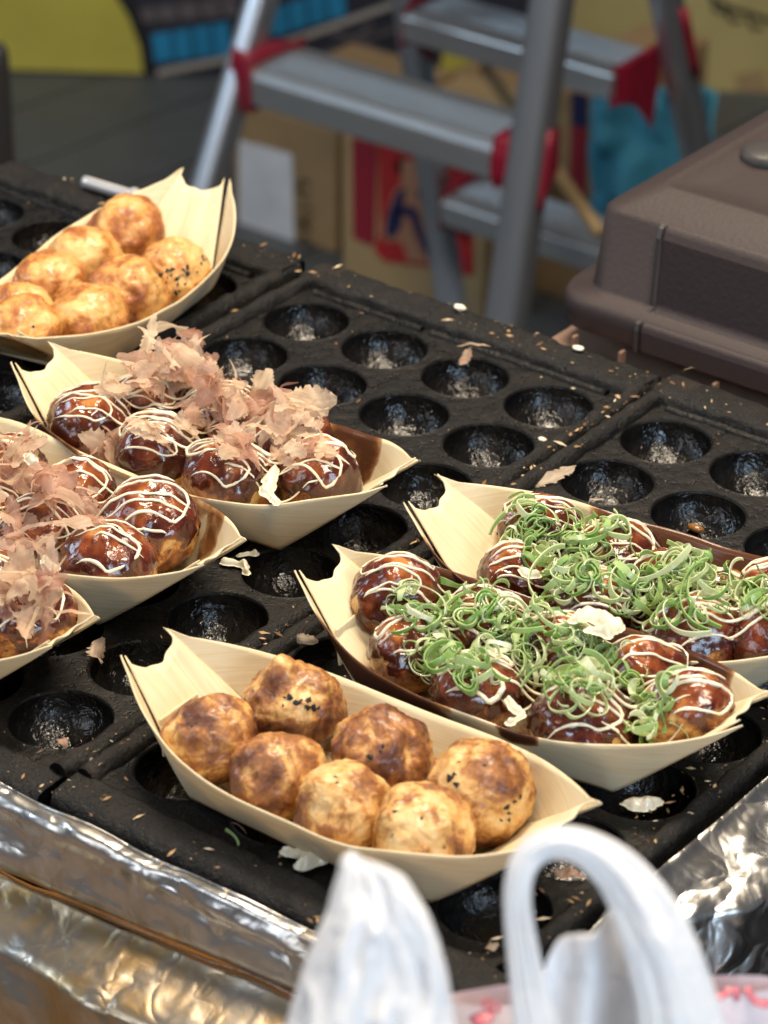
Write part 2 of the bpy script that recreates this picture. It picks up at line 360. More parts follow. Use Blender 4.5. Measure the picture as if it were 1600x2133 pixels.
# ------------------------------------------------------------------ background setting: paving, printed sheet, cartons
FLOOR = -0.85
def build_background():
    g = mesh_obj('paving', [(-9, -3, FLOOR-0.006), (6, -3, FLOOR-0.006), (6, 9, FLOOR-0.006), (-9, 9, FLOOR-0.006)], [(0, 1, 2, 3)], M['joint'], smooth=False)
    tag(g, kind='structure')
    # paving slabs, joints running away along +Y of a turned grid
    a = at_z(55, 345, FLOOR); b = at_z(360, 225, FLOOR)
    d = (b-a)[:2]; d /= np.linalg.norm(d); n = np.array([-d[1], d[0]])
    w = 0.135; L = 0.9
    o = a[:2]
    slab = None
    for i in range(-6, 9):
        for j in range(-2, 4):
            p = o + n*(i*w) + d*(j*L + (i % 2)*0.4)
            if slab is None:
                h = 0.0025
                v = [(0, h, 0), (L-h, h, 0), (L-h, w-h, 0), (0, w-h, 0), (0, h, -0.006), (L-h, h, -0.006), (L-h, w-h, -0.006), (0, w-h, -0.006)]
                ob = mesh_obj('paving_slab', v, [(0, 1, 2, 3), (0, 4, 5, 1), (1, 5, 6, 2), (2, 6, 7, 3), (3, 7, 4, 0)], M['paving'], g, smooth=False); slab = ob.data
            else: ob = link('paving_slab', slab, g)
            ob.location = (p[0], p[1], FLOOR); ob.rotation_euler = (0, 0, math.atan2(d[1], d[0]))
    # printed sheet hung behind: a vertical plane through the line the sheet meets the paving
    A = at_z(-250, 142, FLOOR); B = at_z(450, 160, FLOOR)
    dr = (B-A)[:2]; dr /= np.linalg.norm(dr); nn = np.array([dr[1], -dr[0]])      # towards the camera
    def on(px, py, off=0.0):
        r = ray(px, py); q = A[:2] + nn*off
        t = ((q-CC[:2])@nn)/(r[:2]@nn); return CC + r*t
    t = thing('printed_sheet', 'yellow hanging sheet printed with blue window panes and black outlines behind the ladder', 'banner', tuple(A))
    def piece(name, pts, off, mat, thick=0.0012):
        V = [on(px, py, off)-A for px, py in pts]; n = len(V); back = np.array([nn[0], nn[1], 0])*thick
        V2 = [v-back for v in V]
        f = [tuple(range(n)), tuple(range(2*n-1, n-1, -1))] + [(i, i+n, (i+1) % n+n, (i+1) % n) for i in range(n)]
        return mesh_obj(name, V+V2, f, mat, t, smooth=False)
    piece('backing', [(-250, 141), (1900, 205), (1900, -260), (-250, -260)], 0.0, M['navy'])
    piece('printed_panel', [(-250, 141), (30, 145), (303, 153), (296, 100), (275, 40), (245, 0), (200, -100), (-250, -100)], 0.004, M['yellow'])
    piece('printed_panel', [(915, 150), (1100, 182), (1100, 130), (990, 112), (925, 98)], 0.004, M['yellow'])
    piece('printed_panel', [(1140, 60), (1480, 330), (1900, 420), (1900, -200), (1140, -200)], 0.004, M['cream'])
    # panes: rows of slanted blue and grey panes
    for r, (mt, xs, y0, y1) in enumerate([('bluepane', (315, 360, 400, 443, 480), (72, 44), (130, 112)), ('greypane', (290, 325, 370, 415, 460, 495), (18, -8), (48, 32)),
                                          ('bluepane', (560, 600, 640, 680, 720), (20, -30), (76, 30)), ('greypane', (440, 500, 560), (-35, -60), (8, -20))]):
        n = len(xs)-1
        for k in range(n):
            f0 = k/n; f1 = (k+0.88)/n
            ya = lambda f: y0[0]+(y0[1]-y0[0])*f
            yb = lambda f: y1[0]+(y1[1]-y1[0])*f
            x0 = xs[k]; x1 = xs[k]+(xs[k+1]-xs[k])*0.88
            piece('pane', [(x0, ya(f0)), (x1, ya(f1)), (x1+7, yb(f1)), (x0+7, yb(f0))], 0.004, M[mt])
    def stroke(pts, wpx, mat, off=0.006, nm='printed_line'):
        P = np.array(pts, float); d = np.gradient(P, axis=0); d /= np.linalg.norm(d, axis=1)[:, None]; nrm = np.stack([-d[:, 1], d[:, 0]], 1)*wpx/2
        piece(nm, [tuple(p) for p in P+nrm]+[tuple(p) for p in (P-nrm)[::-1]], off, mat)
    stroke([(328, 152), (450, 128), (600, 88), (720, 45), (840, 2)], 13, M['white'])
    stroke([(690, 70), (740, 80), (775, 50)], 12, M['greypane'])
    stroke([(660, 118), (740, 88), (830, 60)], 8, M['greypane'])
    stroke([(735, 80), (800, 110), (840, 118)], 8, M['greypane'])
    stroke([(250, -20), (280, 35), (303, 95), (310, 155)], 22, M['black'])
    stroke([(1478, -8), (1520, 18), (1560, 28), (1640, 55)], 9, M['black'])
    for x, y in ((1530, 28), (1575, 42), (1500, 8)):
        stroke([(x-14, y-6), (x-12, y+12), (x, y+18), (x+14, y+14)], 7, M['black'])
    stroke([(1560, 150), (1575, 215), (1580, 260)], 60, M['stick'], 0.006)
    # cartons
    def carton(label, xl, xr, Y, ztop, mat, depth=0.22):
        x0 = at_y(xl, 420, Y)[0]; x1 = at_y(xr, 420, Y)[0]
        c = thing('cardboard_box', label, 'box', ((x0+x1)/2, Y+depth/2, FLOOR), group='cartons behind the ladder')
        hw = (x1-x0)/2; h = ztop-FLOOR
        box('carton_wall', -hw, hw, -depth/2, depth/2, 0, h, mat, c, 0.004)
        def pr(name, pts, m, off=0.002):
            V = [at_y(px, py, Y-off)-np.array([(x0+x1)/2, Y+depth/2, FLOOR]) for px, py in pts]; n = len(V)
            V2 = [v+np.array([0, 0.0012, 0]) for v in V]
            return mesh_obj(name, V+V2, [tuple(range(n)), tuple(range(2*n-1, n-1, -1))]+[(i, i+n, (i+1) % n+n, (i+1) % n) for i in range(n)], m, c, smooth=False)
        return c, pr
    c1, pr = carton('plain brown carton with a grey paper label, left of the red printed carton', 486, 702, 1.50, at_y(560, 228, 1.5)[2], M['cardboard'])
    pr('paper_label', [(498, 292), (608, 322), (613, 520), (497, 482)], M['label'])
    def ring(pts_c, rx, ry, w, pr, m, nm, a0=0, a1=360):
        A_ = np.radians(np.linspace(a0, a1, 18)); cx, cy = pts_c
        pr(nm, [(cx+rx*math.cos(q), cy+ry*math.sin(q)) for q in A_]+[(cx+(rx-w)*math.cos(q), cy+(ry-w)*math.sin(q)) for q in A_[::-1]], m)
    ring((632, 392), 16, 19, 7, pr, M['print_ink'], 'printed_letter', 40, 330)      # S-like letters reading down the edge
    pr('printed_letter', [(618, 425), (648, 430), (648, 438), (618, 433)], M['print_ink'])
    pr('printed_letter', [(618, 452), (648, 448), (648, 458), (630, 462), (648, 474), (648, 482), (618, 480), (618, 473), (634, 472), (618, 460)], M['print_ink'])
    ring((632, 512), 16, 20, 7, pr, M['print_ink'], 'printed_letter', 0, 359)
    c2, pr = carton('pale carton printed with red panels and a navy brush mark, behind the ladder legs', 712, 1010, 1.46, at_y(760, 292, 1.46)[2], M['cardboard2'])
    pr('printed_panel', [(733, 285), (785, 300), (779, 508), (768, 511), (735, 495)], M['print_dred'])
    pr('printed_panel', [(788, 300), (985, 355), (985, 575), (890, 555), (800, 545), (778, 520), (790, 490)], M['print_red'])
    pr('printed_halo', [(838, 332), (870, 335), (885, 370), (880, 420), (898, 470), (925, 545), (905, 550), (870, 545), (850, 545), (838, 505), (800, 500), (797, 470), (820, 400), (835, 385)], M['print_halo'], 0.004)
    pr('printed_mark', [(828, 398), (842, 392), (836, 440), (834, 470), (818, 495), (803, 490), (806, 450)], M['print_navy'], 0.006)
    pr('printed_mark', [(826, 438), (852, 428), (868, 440), (880, 490), (905, 535), (890, 538), (866, 490), (852, 448), (828, 450)], M['print_navy'], 0.006)
    ring((842, 347), 18, 20, 11, pr, M['print_navy'], 'printed_mark')
    pr('printed_mark', [(868, 396), (884, 402), (882, 416), (868, 410)], M['print_navy'], 0.006)
    c3, pr = carton('brown carton with a red and navy stripe beside the blue cloth', 1100, 1235, 1.56, at_y(1180, 185, 1.56)[2], M['cardboard'])
    pr('printed_stripe', [(1190, 262), (1222, 270), (1216, 490), (1184, 480)], M['print_dred'])
    pr('printed_stripe', [(1190, 190), (1224, 198), (1222, 268), (1190, 260)], M['print_navy'], 0.002)
    c4, pr = carton('dark carton under the yellow sheet edge between the ladder frames', 900, 1090, 1.74, at_y(1000, 192, 1.74)[2], M['cardboard'])
    pr('printed_band', [(900, 190), (1080, 235), (1080, 262), (900, 215)], M['print_dred'])
    # crumpled blue cloth
    nu, nv = 40, 34; V = []
    for i in range(nu):
        for j in range(nv):
            px = 1222+i/(nu-1)*270; py = 196+j/(nv-1)*330
            V.append(at_y(px, py, 1.50))
    V = np.array(V); V[:, 1] += 0.035*fbm(np.stack([V[:, 0]*14, V[:, 2]*5, V[:, 0]*0], 1), 5, 3) + 0.012*vnoise(V*45, 9)
    c = mesh_obj('blue_cloth', V, grid_faces(nu, nv), M['cloth']); solid(c, 0.004)
    tag(c, 'crumpled blue cloth hanging behind the brown plastic case', 'cloth')
    # bamboo stick
    p0 = at_y(1010, 140, 1.34); p1 = at_y(1250, 485, 1.22)
    st = tube('bamboo_stick', [p0+(p1-p0)*k/8 for k in range(9)], 0.0065, M['stick']); tag(st, 'thin bamboo stick leaning diagonally behind the front ladder rail', 'stick')
    # dark post at the far left
    p = at_y(6, 330, 0.75)
    q = thing('dark_post', 'dark rounded post at the left edge behind the griddles', 'post', (p[0], p[1], p[2]))
    z1 = at_y(8, 95, 0.75)[2]-p[2]
    prof = [(0.0001, z1), (0.006, z1-0.001), (0.009, z1-0.006), (0.010, z1-0.02), (0.010, 0), (0.010, -0.5)]
    V = [(r*math.cos(2*math.pi*k/20), r*math.sin(2*math.pi*k/20), z) for k in range(20) for r, z in prof]
    mesh_obj('shaft', V, grid_faces(20, len(prof), True), M['post'], q)
    V = [(r*math.cos(2*math.pi*k/20), r*math.sin(2*math.pi*k/20), z) for k in range(20) for r, z in [(0.0105, -0.02), (0.014, -0.022), (0.014, -0.045), (0.0105, -0.047)]]
    mesh_obj('collar', V, grid_faces(20, 4, True), M['post'], q)
build_background()

# ------------------------------------------------------------------ stepladder (both sides carry steps)
def build_ladder():
    ZS = -0.42
    PL = at_z(468, 150, ZS); PR = at_z(995, 335, ZS)
    x0, x1, yf = PL[0]-0.008, PR[0]+0.016, (PL[1]+PR[1])/2
    base = np.array([(x0+x1)/2, yf+0.15, FLOOR])
    t = thing('stepladder', 'aluminium folding stepladder with red plastic step ends behind the griddles', 'ladder', tuple(base))
    yb0 = at_z(1135, 140, ZS)[1]
    def rail(xa, pa, pb, plane_x, w=0.040, dpt=0.020, round_=False):
        P = at_x(pa[0], pa[1], plane_x); Q = at_x(pb[0], pb[1], plane_x)
        d = (Q-P)/(Q[2]-P[2])
        top = P + d*(0.12-P[2]); bot = P + d*(FLOOR-P[2])
        return top-base, bot-base
    # rails: intersect the drawn line with the ladder's side planes
    specs = [((545, 0), (432, 390), x0-0.012), ((1150, 0), (1056, 660), x1+0.004), ((850, 0), (935, 600), x0+0.012), ((1388, 0), (1452, 320), x1-0.006)]
    ends = []
    for k, (pa, pb, px_) in enumerate(specs):
        top, bot = rail(0, pa, pb, px_)
        ends.append((top, bot))
        # channel profile with rounded front
        w, dp = ((0.0125, 0.016), (0.0175, 0.016), (0.015, 0.012), (0.015, 0.012))[k]
        ax = (bot-top)/np.linalg.norm(bot-top); sx = np.array([1.0, 0, 0]); sy = np.cross(ax, sx); sy /= np.linalg.norm(sy)
        prof = [(w*math.copysign(abs(math.cos(a))**0.6, math.cos(a)), dp*math.copysign(abs(math.sin(a))**0.6, math.sin(a))) for a in np.linspace(0, 2*math.pi, 25)[:-1]]
        V = []; m = 6
        for i in range(m):
            c = top+(bot-top)*i/(m-1)
            for a, b in prof: V.append(c+sx*a+sy*b)
        n = len(prof); F = [(i*n+k2, i*n+(k2+1) % n, (i+1)*n+(k2+1) % n, (i+1)*n+k2) for i in range(m-1) for k2 in range(n)]
        F += [tuple(range(n)), tuple(range((m-1)*n, m*n))[::-1]]
        o = mesh_obj('rail', V, F, M['rail'], t)
        foot = [bot+ax*(-0.03)+sx*a*1.15+sy*b*1.15 for a, b in prof]+[bot+ax*0.005+sx*a*1.15+sy*b*1.15 for a, b in prof]
        mesh_obj('rubber_foot', foot, [(k2, (k2+1) % n, (k2+1) % n+n, k2+n) for k2 in range(n)]+[tuple(range(n, 2*n))[::-1]], M['post'], o)
    def lerp_y(e, z):
        top, bot = e; f = (z-(top[2]))/(bot[2]-top[2]); return (top+(bot-top)*f)
    def step(zw, front, caps=True):
        z = zw-base[2]
        eL, eR = (ends[0], ends[1]) if front else (ends[2], ends[3])
        a = lerp_y(eL, z); b = lerp_y(eR, z)
        yc = (a[1]+b[1])/2
        xa, xb = a[0]+0.03, b[0]-0.03
        s = 1 if front else -1
        yo, yi = yc-0.022*s, yc+0.055*s          # outer and inner edge
        # rounded tread with front lip
        prof = [(yo, z-0.036), (yo-0.001*s, z-0.016), (yo, z-0.010), (yo+0.002*s, z-0.0055), (yo+0.005*s, z-0.0025), (yo+0.009*s, z-0.0007), (yo+0.014*s, z), (yi-0.006*s, z), (yi, z-0.004), (yi, z-0.028), (yi-0.004*s, z-0.028), (yi-0.004*s, z-0.006), (yo+0.006*s, z-0.006), (yo+0.004*s, z-0.036)]
        n = len(prof); V = [(xa, y, q) for y, q in prof]+[(xb, y, q) for y, q in prof]
        F = [(k, (k+1) % n, (k+1) % n+n, k+n) for k in range(n)]+[tuple(range(n))[::-1], tuple(range(n, 2*n))]
        o = mesh_obj('step', V, F, M['alu'], t, smooth=False); bevel(o, 0.002, 3)
        for k in range(7):            # tread grooves proud ribs
            y = yo+(0.012+0.0062*k)*s
            box('tread_rib', xa, xb, min(y, y+0.0025*s), max(y, y+0.0025*s), z+0.0002, z+0.0012, M['alu'], o)
        for xe, sg in ((xa, -1), (xb, 1)):
            w = 0.030 if front else 0.006
            ym = yc+0.004*s
            V = []
            for xx, k in ((xe-sg*0.002, 0.96), (xe+sg*w*0.55, 0.72), (xe+sg*w, 0.45)):
                yo2 = (yo-0.004*s)*k+ym*(1-k); yi2 = (yi+0.002*s)*k+ym*(1-k)
                for y, q in ((yo2, z-0.012), (yo2+0.004*s, z+0.004), (yi2, z+0.004), (yi2, z-0.034), (yo2+0.006*s, z-0.040-(1-k)*0.05), (yo2, z-0.030)):
                    V.append((xx, y, q))
            n = 6; F = [(i*n+k, i*n+(k+1) % n, (i+1)*n+(k+1) % n, (i+1)*n+k) for i in range(2) for k in range(n)]+[tuple(range(n)), tuple(range(2*n, 3*n))[::-1]]
            cpo = mesh_obj('step_cap', V, F, M['redcap'], t, smooth=False); bevel(cpo, 0.003, 2)
    step(ZS, True); step(ZS, False)
    step(ZS-0.215, True); step(ZS-0.215, False)
    step(ZS+0.215, True); step(ZS+0.215, False)
    # top platform and hinges (above the picture)
    a = lerp_y(ends[0], 0.12-base[2]); b = lerp_y(ends[1], 0.12-base[2]); c = lerp_y(ends[2], 0.12-base[2])
    box('platform', min(a[0], c[0])-0.02, b[0]+0.03, min(a[1], c[1])-0.03, max(a[1], c[1])+0.03, a[2]-0.012, a[2]+0.015, M['alu'], t, 0.004)
    # flat inner web of the left rails and the red edge caps on the right ones
    for k, (z0, z1) in ((1, (-0.40, -0.47)), (3, (-0.36, -0.43))):
        e = ends[k]; p = lerp_y(e, z0-base[2]); q = lerp_y(e, z1-base[2]); o = np.array([0.017, 0.0, 0.0])
        tube('red_edge_cap', [p+o+(q-p)*i/4 for i in range(5)], 0.0045, M['redcap'], t)
build_ladder()

# ------------------------------------------------------------------ brown plastic case
def build_case():
    zb = -0.015
    P = at_z(1319, 731, zb); y0 = P[1]; xseam = P[0]
    xl = at_z(1172, 680, zb)[0]-0.009; xr = xl+0.42; D = 0.30
    t = thing('plastic_case', 'dark brown moulded plastic case with stepped lid at the back right', 'case', ((xl+xr)/2, y0+D/2, zb))
    cx = (xl+xr)/2; cy = y0+D/2
    def ring(ins, z, rc, n=10):
        x0, x1, ya, yb_ = xl+ins-cx, xr-ins-cx, y0+ins-cy, y0+D-ins-cy; o = []
        for (ox, oy, a0) in ((x1-rc, yb_-rc, 0), (x0+rc, yb_-rc, 90), (x0+rc, ya+rc, 180), (x1-rc, ya+rc, 270)):
            for k in range(n): a = math.radians(a0+90*k/(n-1)); o.append((ox+rc*math.cos(a), oy+rc*math.sin(a), z))
        return o
    levels = [(0.004, 0.0, 0.020), (0.0, 0.002, 0.022), (0.0, 0.014, 0.022), (0.0015, 0.017, 0.022), (0.010, 0.0185, 0.020), (0.0125, 0.020, 0.012), (0.016, 0.058, 0.011), (0.018, 0.060, 0.010), (0.036, 0.069, 0.008), (0.038, 0.0695, 0.008), (0.040, 0.0675, 0.008), (0.058, 0.0665, 0.008)]
    R = [ring(*l) for l in levels]; n = len(R[0]); V = [v for r in R for v in r]
    F = [(i*n+k, i*n+(k+1) % n, (i+1)*n+(k+1) % n, (i+1)*n+k) for i in range(len(R)-1) for k in range(n)]
    F.append(tuple((len(R)-1)*n+k for k in range(n)))
    mesh_obj('lid_body', V, F, M['brownbox'], t)
    # proud front panel right of the seam
    xs = xseam-cx+0.004
    prof = [(-0.0012, 0.001), (-0.0016, 0.012), (-0.0006, 0.0155), (0.008, 0.018), (0.0105, 0.0205), (0.0135, 0.054), (0.0155, 0.0585), (0.018, 0.0602), (0.030, 0.0602), (0.030, 0.001)]
    V = [(x, y0-cy+p, q) for x in (xs, xr-cx-0.03) for p, q in prof]; n = len(prof)
    o = mesh_obj('front_panel', V, [(k, (k+1) % n, (k+1) % n+n, k+n) for k in range(n)]+[tuple(range(n))[::-1], tuple(range(n, 2*n))], M['brownbox'], t, smooth=False); bevel(o, 0.0022, 3)
    # dark strip along the seam
    V = [(x, y0-cy+p-0.0006, q) for x in (xs-0.0028, xs-0.0006) for p, q in prof[:8]]
    mesh_obj('seam', V, [(k, k+1, k+9, k+8) for k in range(7)], M['post'], t, smooth=False)
    # latch knob on the lid
    kp = at_z(1596, 318, zb+0.070)
    Vk = []
    pr = [(0.012, -0.005), (0.0125, -0.001), (0.010, 0.0008), (0.005, 0.0014), (0.0001, 0.0014)]
    for k in range(24):
        for r, z in pr: Vk.append((kp[0]-cx+r*math.cos(2*math.pi*k/24), kp[1]-cy+r*math.sin(2*math.pi*k/24), 0.0715+z))
    mesh_obj('knob', Vk, grid_faces(24, len(pr), True), M['post'], t)
    # tan ledge the case stands on
    l = mesh_obj('stall_ledge', *[[(0.07, y0-0.026, zb-0.012), (0.75, y0-0.026, zb-0.012), (0.75, y0+0.36, zb-0.0125), (0.07, y0+0.36, zb-0.0125), (0.07, y0-0.026, -0.06), (0.75, y0-0.026, -0.06), (0.75, y0+0.36, -0.06), (0.07, y0+0.36, -0.06)],
                 [(0, 1, 2, 3), (0, 4, 5, 1), (1, 5, 6, 2), (2, 6, 7, 3), (3, 7, 4, 0)]], M['tan_ledge'], None, False)
    tag(l, 'tan ledge under the brown plastic case', 'ledge')
    for px in (1242, 1338, 1530):
        q = at_z(px, 740+(px-1319)*0.345, zb-0.012)
        box('ledge_peg', q[0]-0.0008, q[0]+0.0008, y0-0.004, y0+0.0, zb-0.0118, zb-0.001, M['tan_ledge'], l)
    for fx in (-0.16, 0.16):
        for fy in (-0.1, 0.1): box('foot', fx-0.015, fx+0.015, fy-0.015, fy+0.015, -0.012, 0.004, M['post'], t)
build_case()

# ------------------------------------------------------------------ griddle plates with wells
RW = 0.43*S
def bowl_mesh(seed):
    n, m = 36, 10; V = []
    for k in range(n):
        a = 2*math.pi*k/n
        for j in range(m):
            th = (math.pi/2)*(j/(m-1)); r = RW*math.cos(th)+1e-5; z = -0.0006-0.0175*math.sin(th)
            V.append((r*math.cos(a), r*math.sin(a), z))
    V = np.array(V); j = np.tile(np.arange(m), n)
    k = 0.00045*fbm(V*230, seed, 3)*sstep(0, 4, j)
    nrm = V/np.linalg.norm(V, axis=1)[:, None]; V = V+nrm*k[:, None]
    me = bpy.data.meshes.new('well'); me.from_pydata([tuple(v) for v in V], [], [f[::-1] for f in grid_faces(n, m, True)])
    me.polygons.foreach_set('use_smooth', [True]*len(me.polygons)); me.materials.append(M['well']); return me
BOWLS = [bowl_mesh(s) for s in (3, 31, 67, 90)]
def bar_geo(p0, p1, prof, seed=0, amp=0.0005, n=60):
    p0 = np.array(p0, float); p1 = np.array(p1, float); d = (p1-p0)/np.linalg.norm(p1-p0); s = np.cross(d, [0, 0, 1.0])
    V = []
    for i in range(n):
        c = p0+(p1-p0)*i/(n-1)
        for a, z in prof: V.append(c+s*a+np.array([0, 0, z]))
    V = np.array(V); V = V+np.stack([vnoise(V*170, seed+q) for q in range(3)], 1)*amp
    m = len(prof); F = grid_faces(n, m); F += [tuple(range(m))[::-1], tuple((n-1)*m+k for k in range(m))]
    return V, F
def build_plate(ox, oy, label, seed):
    t = thing('griddle_plate', label, 'griddle', (ox, oy, 0), group='cast iron griddle plates side by side')
    # deck with round openings
    V = []; F = []; n = 32
    def sq(a):
        c, s = math.cos(a), math.sin(a); k = 0.5*S/max(abs(c), abs(s)); return c*k, s*k
    for r in range(8):
        for c in range(4):
            b = len(V); cx, cy = c*S, -r*S
            for k in range(n):
                a = 2*math.pi*k/n + math.pi/4; ca, sa = math.cos(a), math.sin(a); qx, qy = sq(a)
                V += [(cx+RW*ca, cy+RW*sa, -0.0006), (cx+RW*1.025*ca, cy+RW*1.025*sa, 0.0003), (cx+RW*1.07*ca, cy+RW*1.07*sa, 0.0), (cx+qx, cy+qy, 0.0)]
            for k in range(n):
                for j in range(3):
                    a = b+k*4+j; d = b+((k+1) % n)*4+j; F.append((a, a+1, d+1, d))
    xa, xb, ya, yb = -0.5*S, 3.5*S, 0.5*S, -7.5*S
    X0, X1, Y1, Y0 = -0.62*S, 3.62*S, 0.66*S, -7.60*S
    for q in ([(X0, Y0), (xa, Y0), (xa, Y1), (X0, Y1)], [(xb, Y0), (X1, Y0), (X1, Y1), (xb, Y1)], [(xa, ya), (xb, ya), (xb, Y1), (xa, Y1)], [(xa, Y0), (xb, Y0), (xb, yb), (xa, yb)]):
        b = len(V); V += [(x, y, 0.0) for x, y in q]; F.append((b, b+1, b+2, b+3))
    mesh_obj('deck', V, F, M['iron'], t, smooth=False)
    for r in range(8):
        for c in range(4):
            w = link('well', BOWLS[(r*3+c*5+seed) % 4], t); w.location = (c*S, -r*S, 0); w.rotation_euler = (0, 0, (r*2.1+c*1.3+seed) % 6.28)
    # side ridges, half-round bars
    prof = [(-0.0042, -0.012), (-0.0042, 0.001), (-0.0034, 0.0036), (-0.0015, 0.0052), (0.0008, 0.0053), (0.0030, 0.0040), (0.0040, 0.0012), (0.0042, -0.012)]
    for sgn, x in ((-1, -0.545*S), (1, 3.545*S)):
        v, f = bar_geo((x, -7.62*S, 0), (x, 0.98*S, 0), prof, seed+int(sgn), 0.0009, 130); mesh_obj('side_ridge', v, f, M['crust'], t)
    # raised back border with a broken inner lip
    prof = [(0.0105, -0.012), (0.0105, 0.0030), (0.0096, 0.0044), (0.006, 0.0052), (-0.007, 0.0050), (-0.0094, 0.0044), (-0.0102, 0.0028), (-0.0102, -0.02)]
    v, f = bar_geo((-0.60*S, 0.86*S, 0), (3.60*S, 0.86*S, 0), prof, seed+20, 0.0010, 110); mesh_obj('back_border', v, f, M['crust'], t)
    lip = [(-0.0022, -0.002), (-0.0020, 0.0012), (-0.0006, 0.0019), (0.0010, 0.0017), (0.0021, 0.0006), (0.0022, -0.002)]
    for a, b in ((-0.35, 1.05), (1.15, 3.30)):
        v, f = bar_geo((a*S, 0.57*S, 0), (b*S, 0.57*S, 0), lip, seed+24, 0.0004, 40); mesh_obj('inner_lip', v, f, M['iron'], t)
    # broad front border, rounded over its edge
    prof = [(-0.0085, -0.002), (-0.0078, 0.0016), (-0.006, 0.0022), (0.003, 0.0018), (0.0068, 0.0004), (0.0088, -0.003), (0.0092, -0.020)]
    v, f = bar_geo((-0.61*S, -7.775*S, 0), (3.61*S, -7.775*S, 0), prof, seed+30, 0.0010, 110); mesh_obj('front_border', v, f, M['crust'], t)
    return t
build_plate(-4.29*S-0.005, -0.1*S, 'leftmost black cast iron griddle plate under the boat of plain balls', 1)
build_plate(0, 0, 'middle black cast iron griddle plate with empty wells beside the bonito boats', 2)
build_plate(4.284*S, 0.1*S, 'right hand black cast iron griddle plate under the spring onion boats', 3)
# burner housing that carries the plates
hs = thing('burner_housing', 'black burner housing under the griddle plates', 'cooker', (0.06, -0.16, -0.13))
box('housing_wall', -0.40, 0.285, -0.186, 0.195, 0.02, 0.108, M['housing'], hs, 0.003)
box('base_rail', -0.39, 0.285, -0.185, 0.19, 0.0, 0.0195, M['housing'], hs, 0.003)
# steel handle at the back left
p0 = at_z(176, 378, 0.009); p1 = at_z(283, 410, 0.009)
h = thing('steel_handle', 'polished steel tube handle behind the plain ball boat', 'handle', tuple(p0))
dv = (p1-p0); tube('grip', [dv*k/10 for k in range(11)], 0.0033, M['steel'], h, 14)
tube('collar', [dv*k for k in (0.90, 0.93, 0.97, 1.05, 1.25)], [0.0036, 0.0046, 0.0046, 0.0040, 0.0040], M['steel'], h, 14)

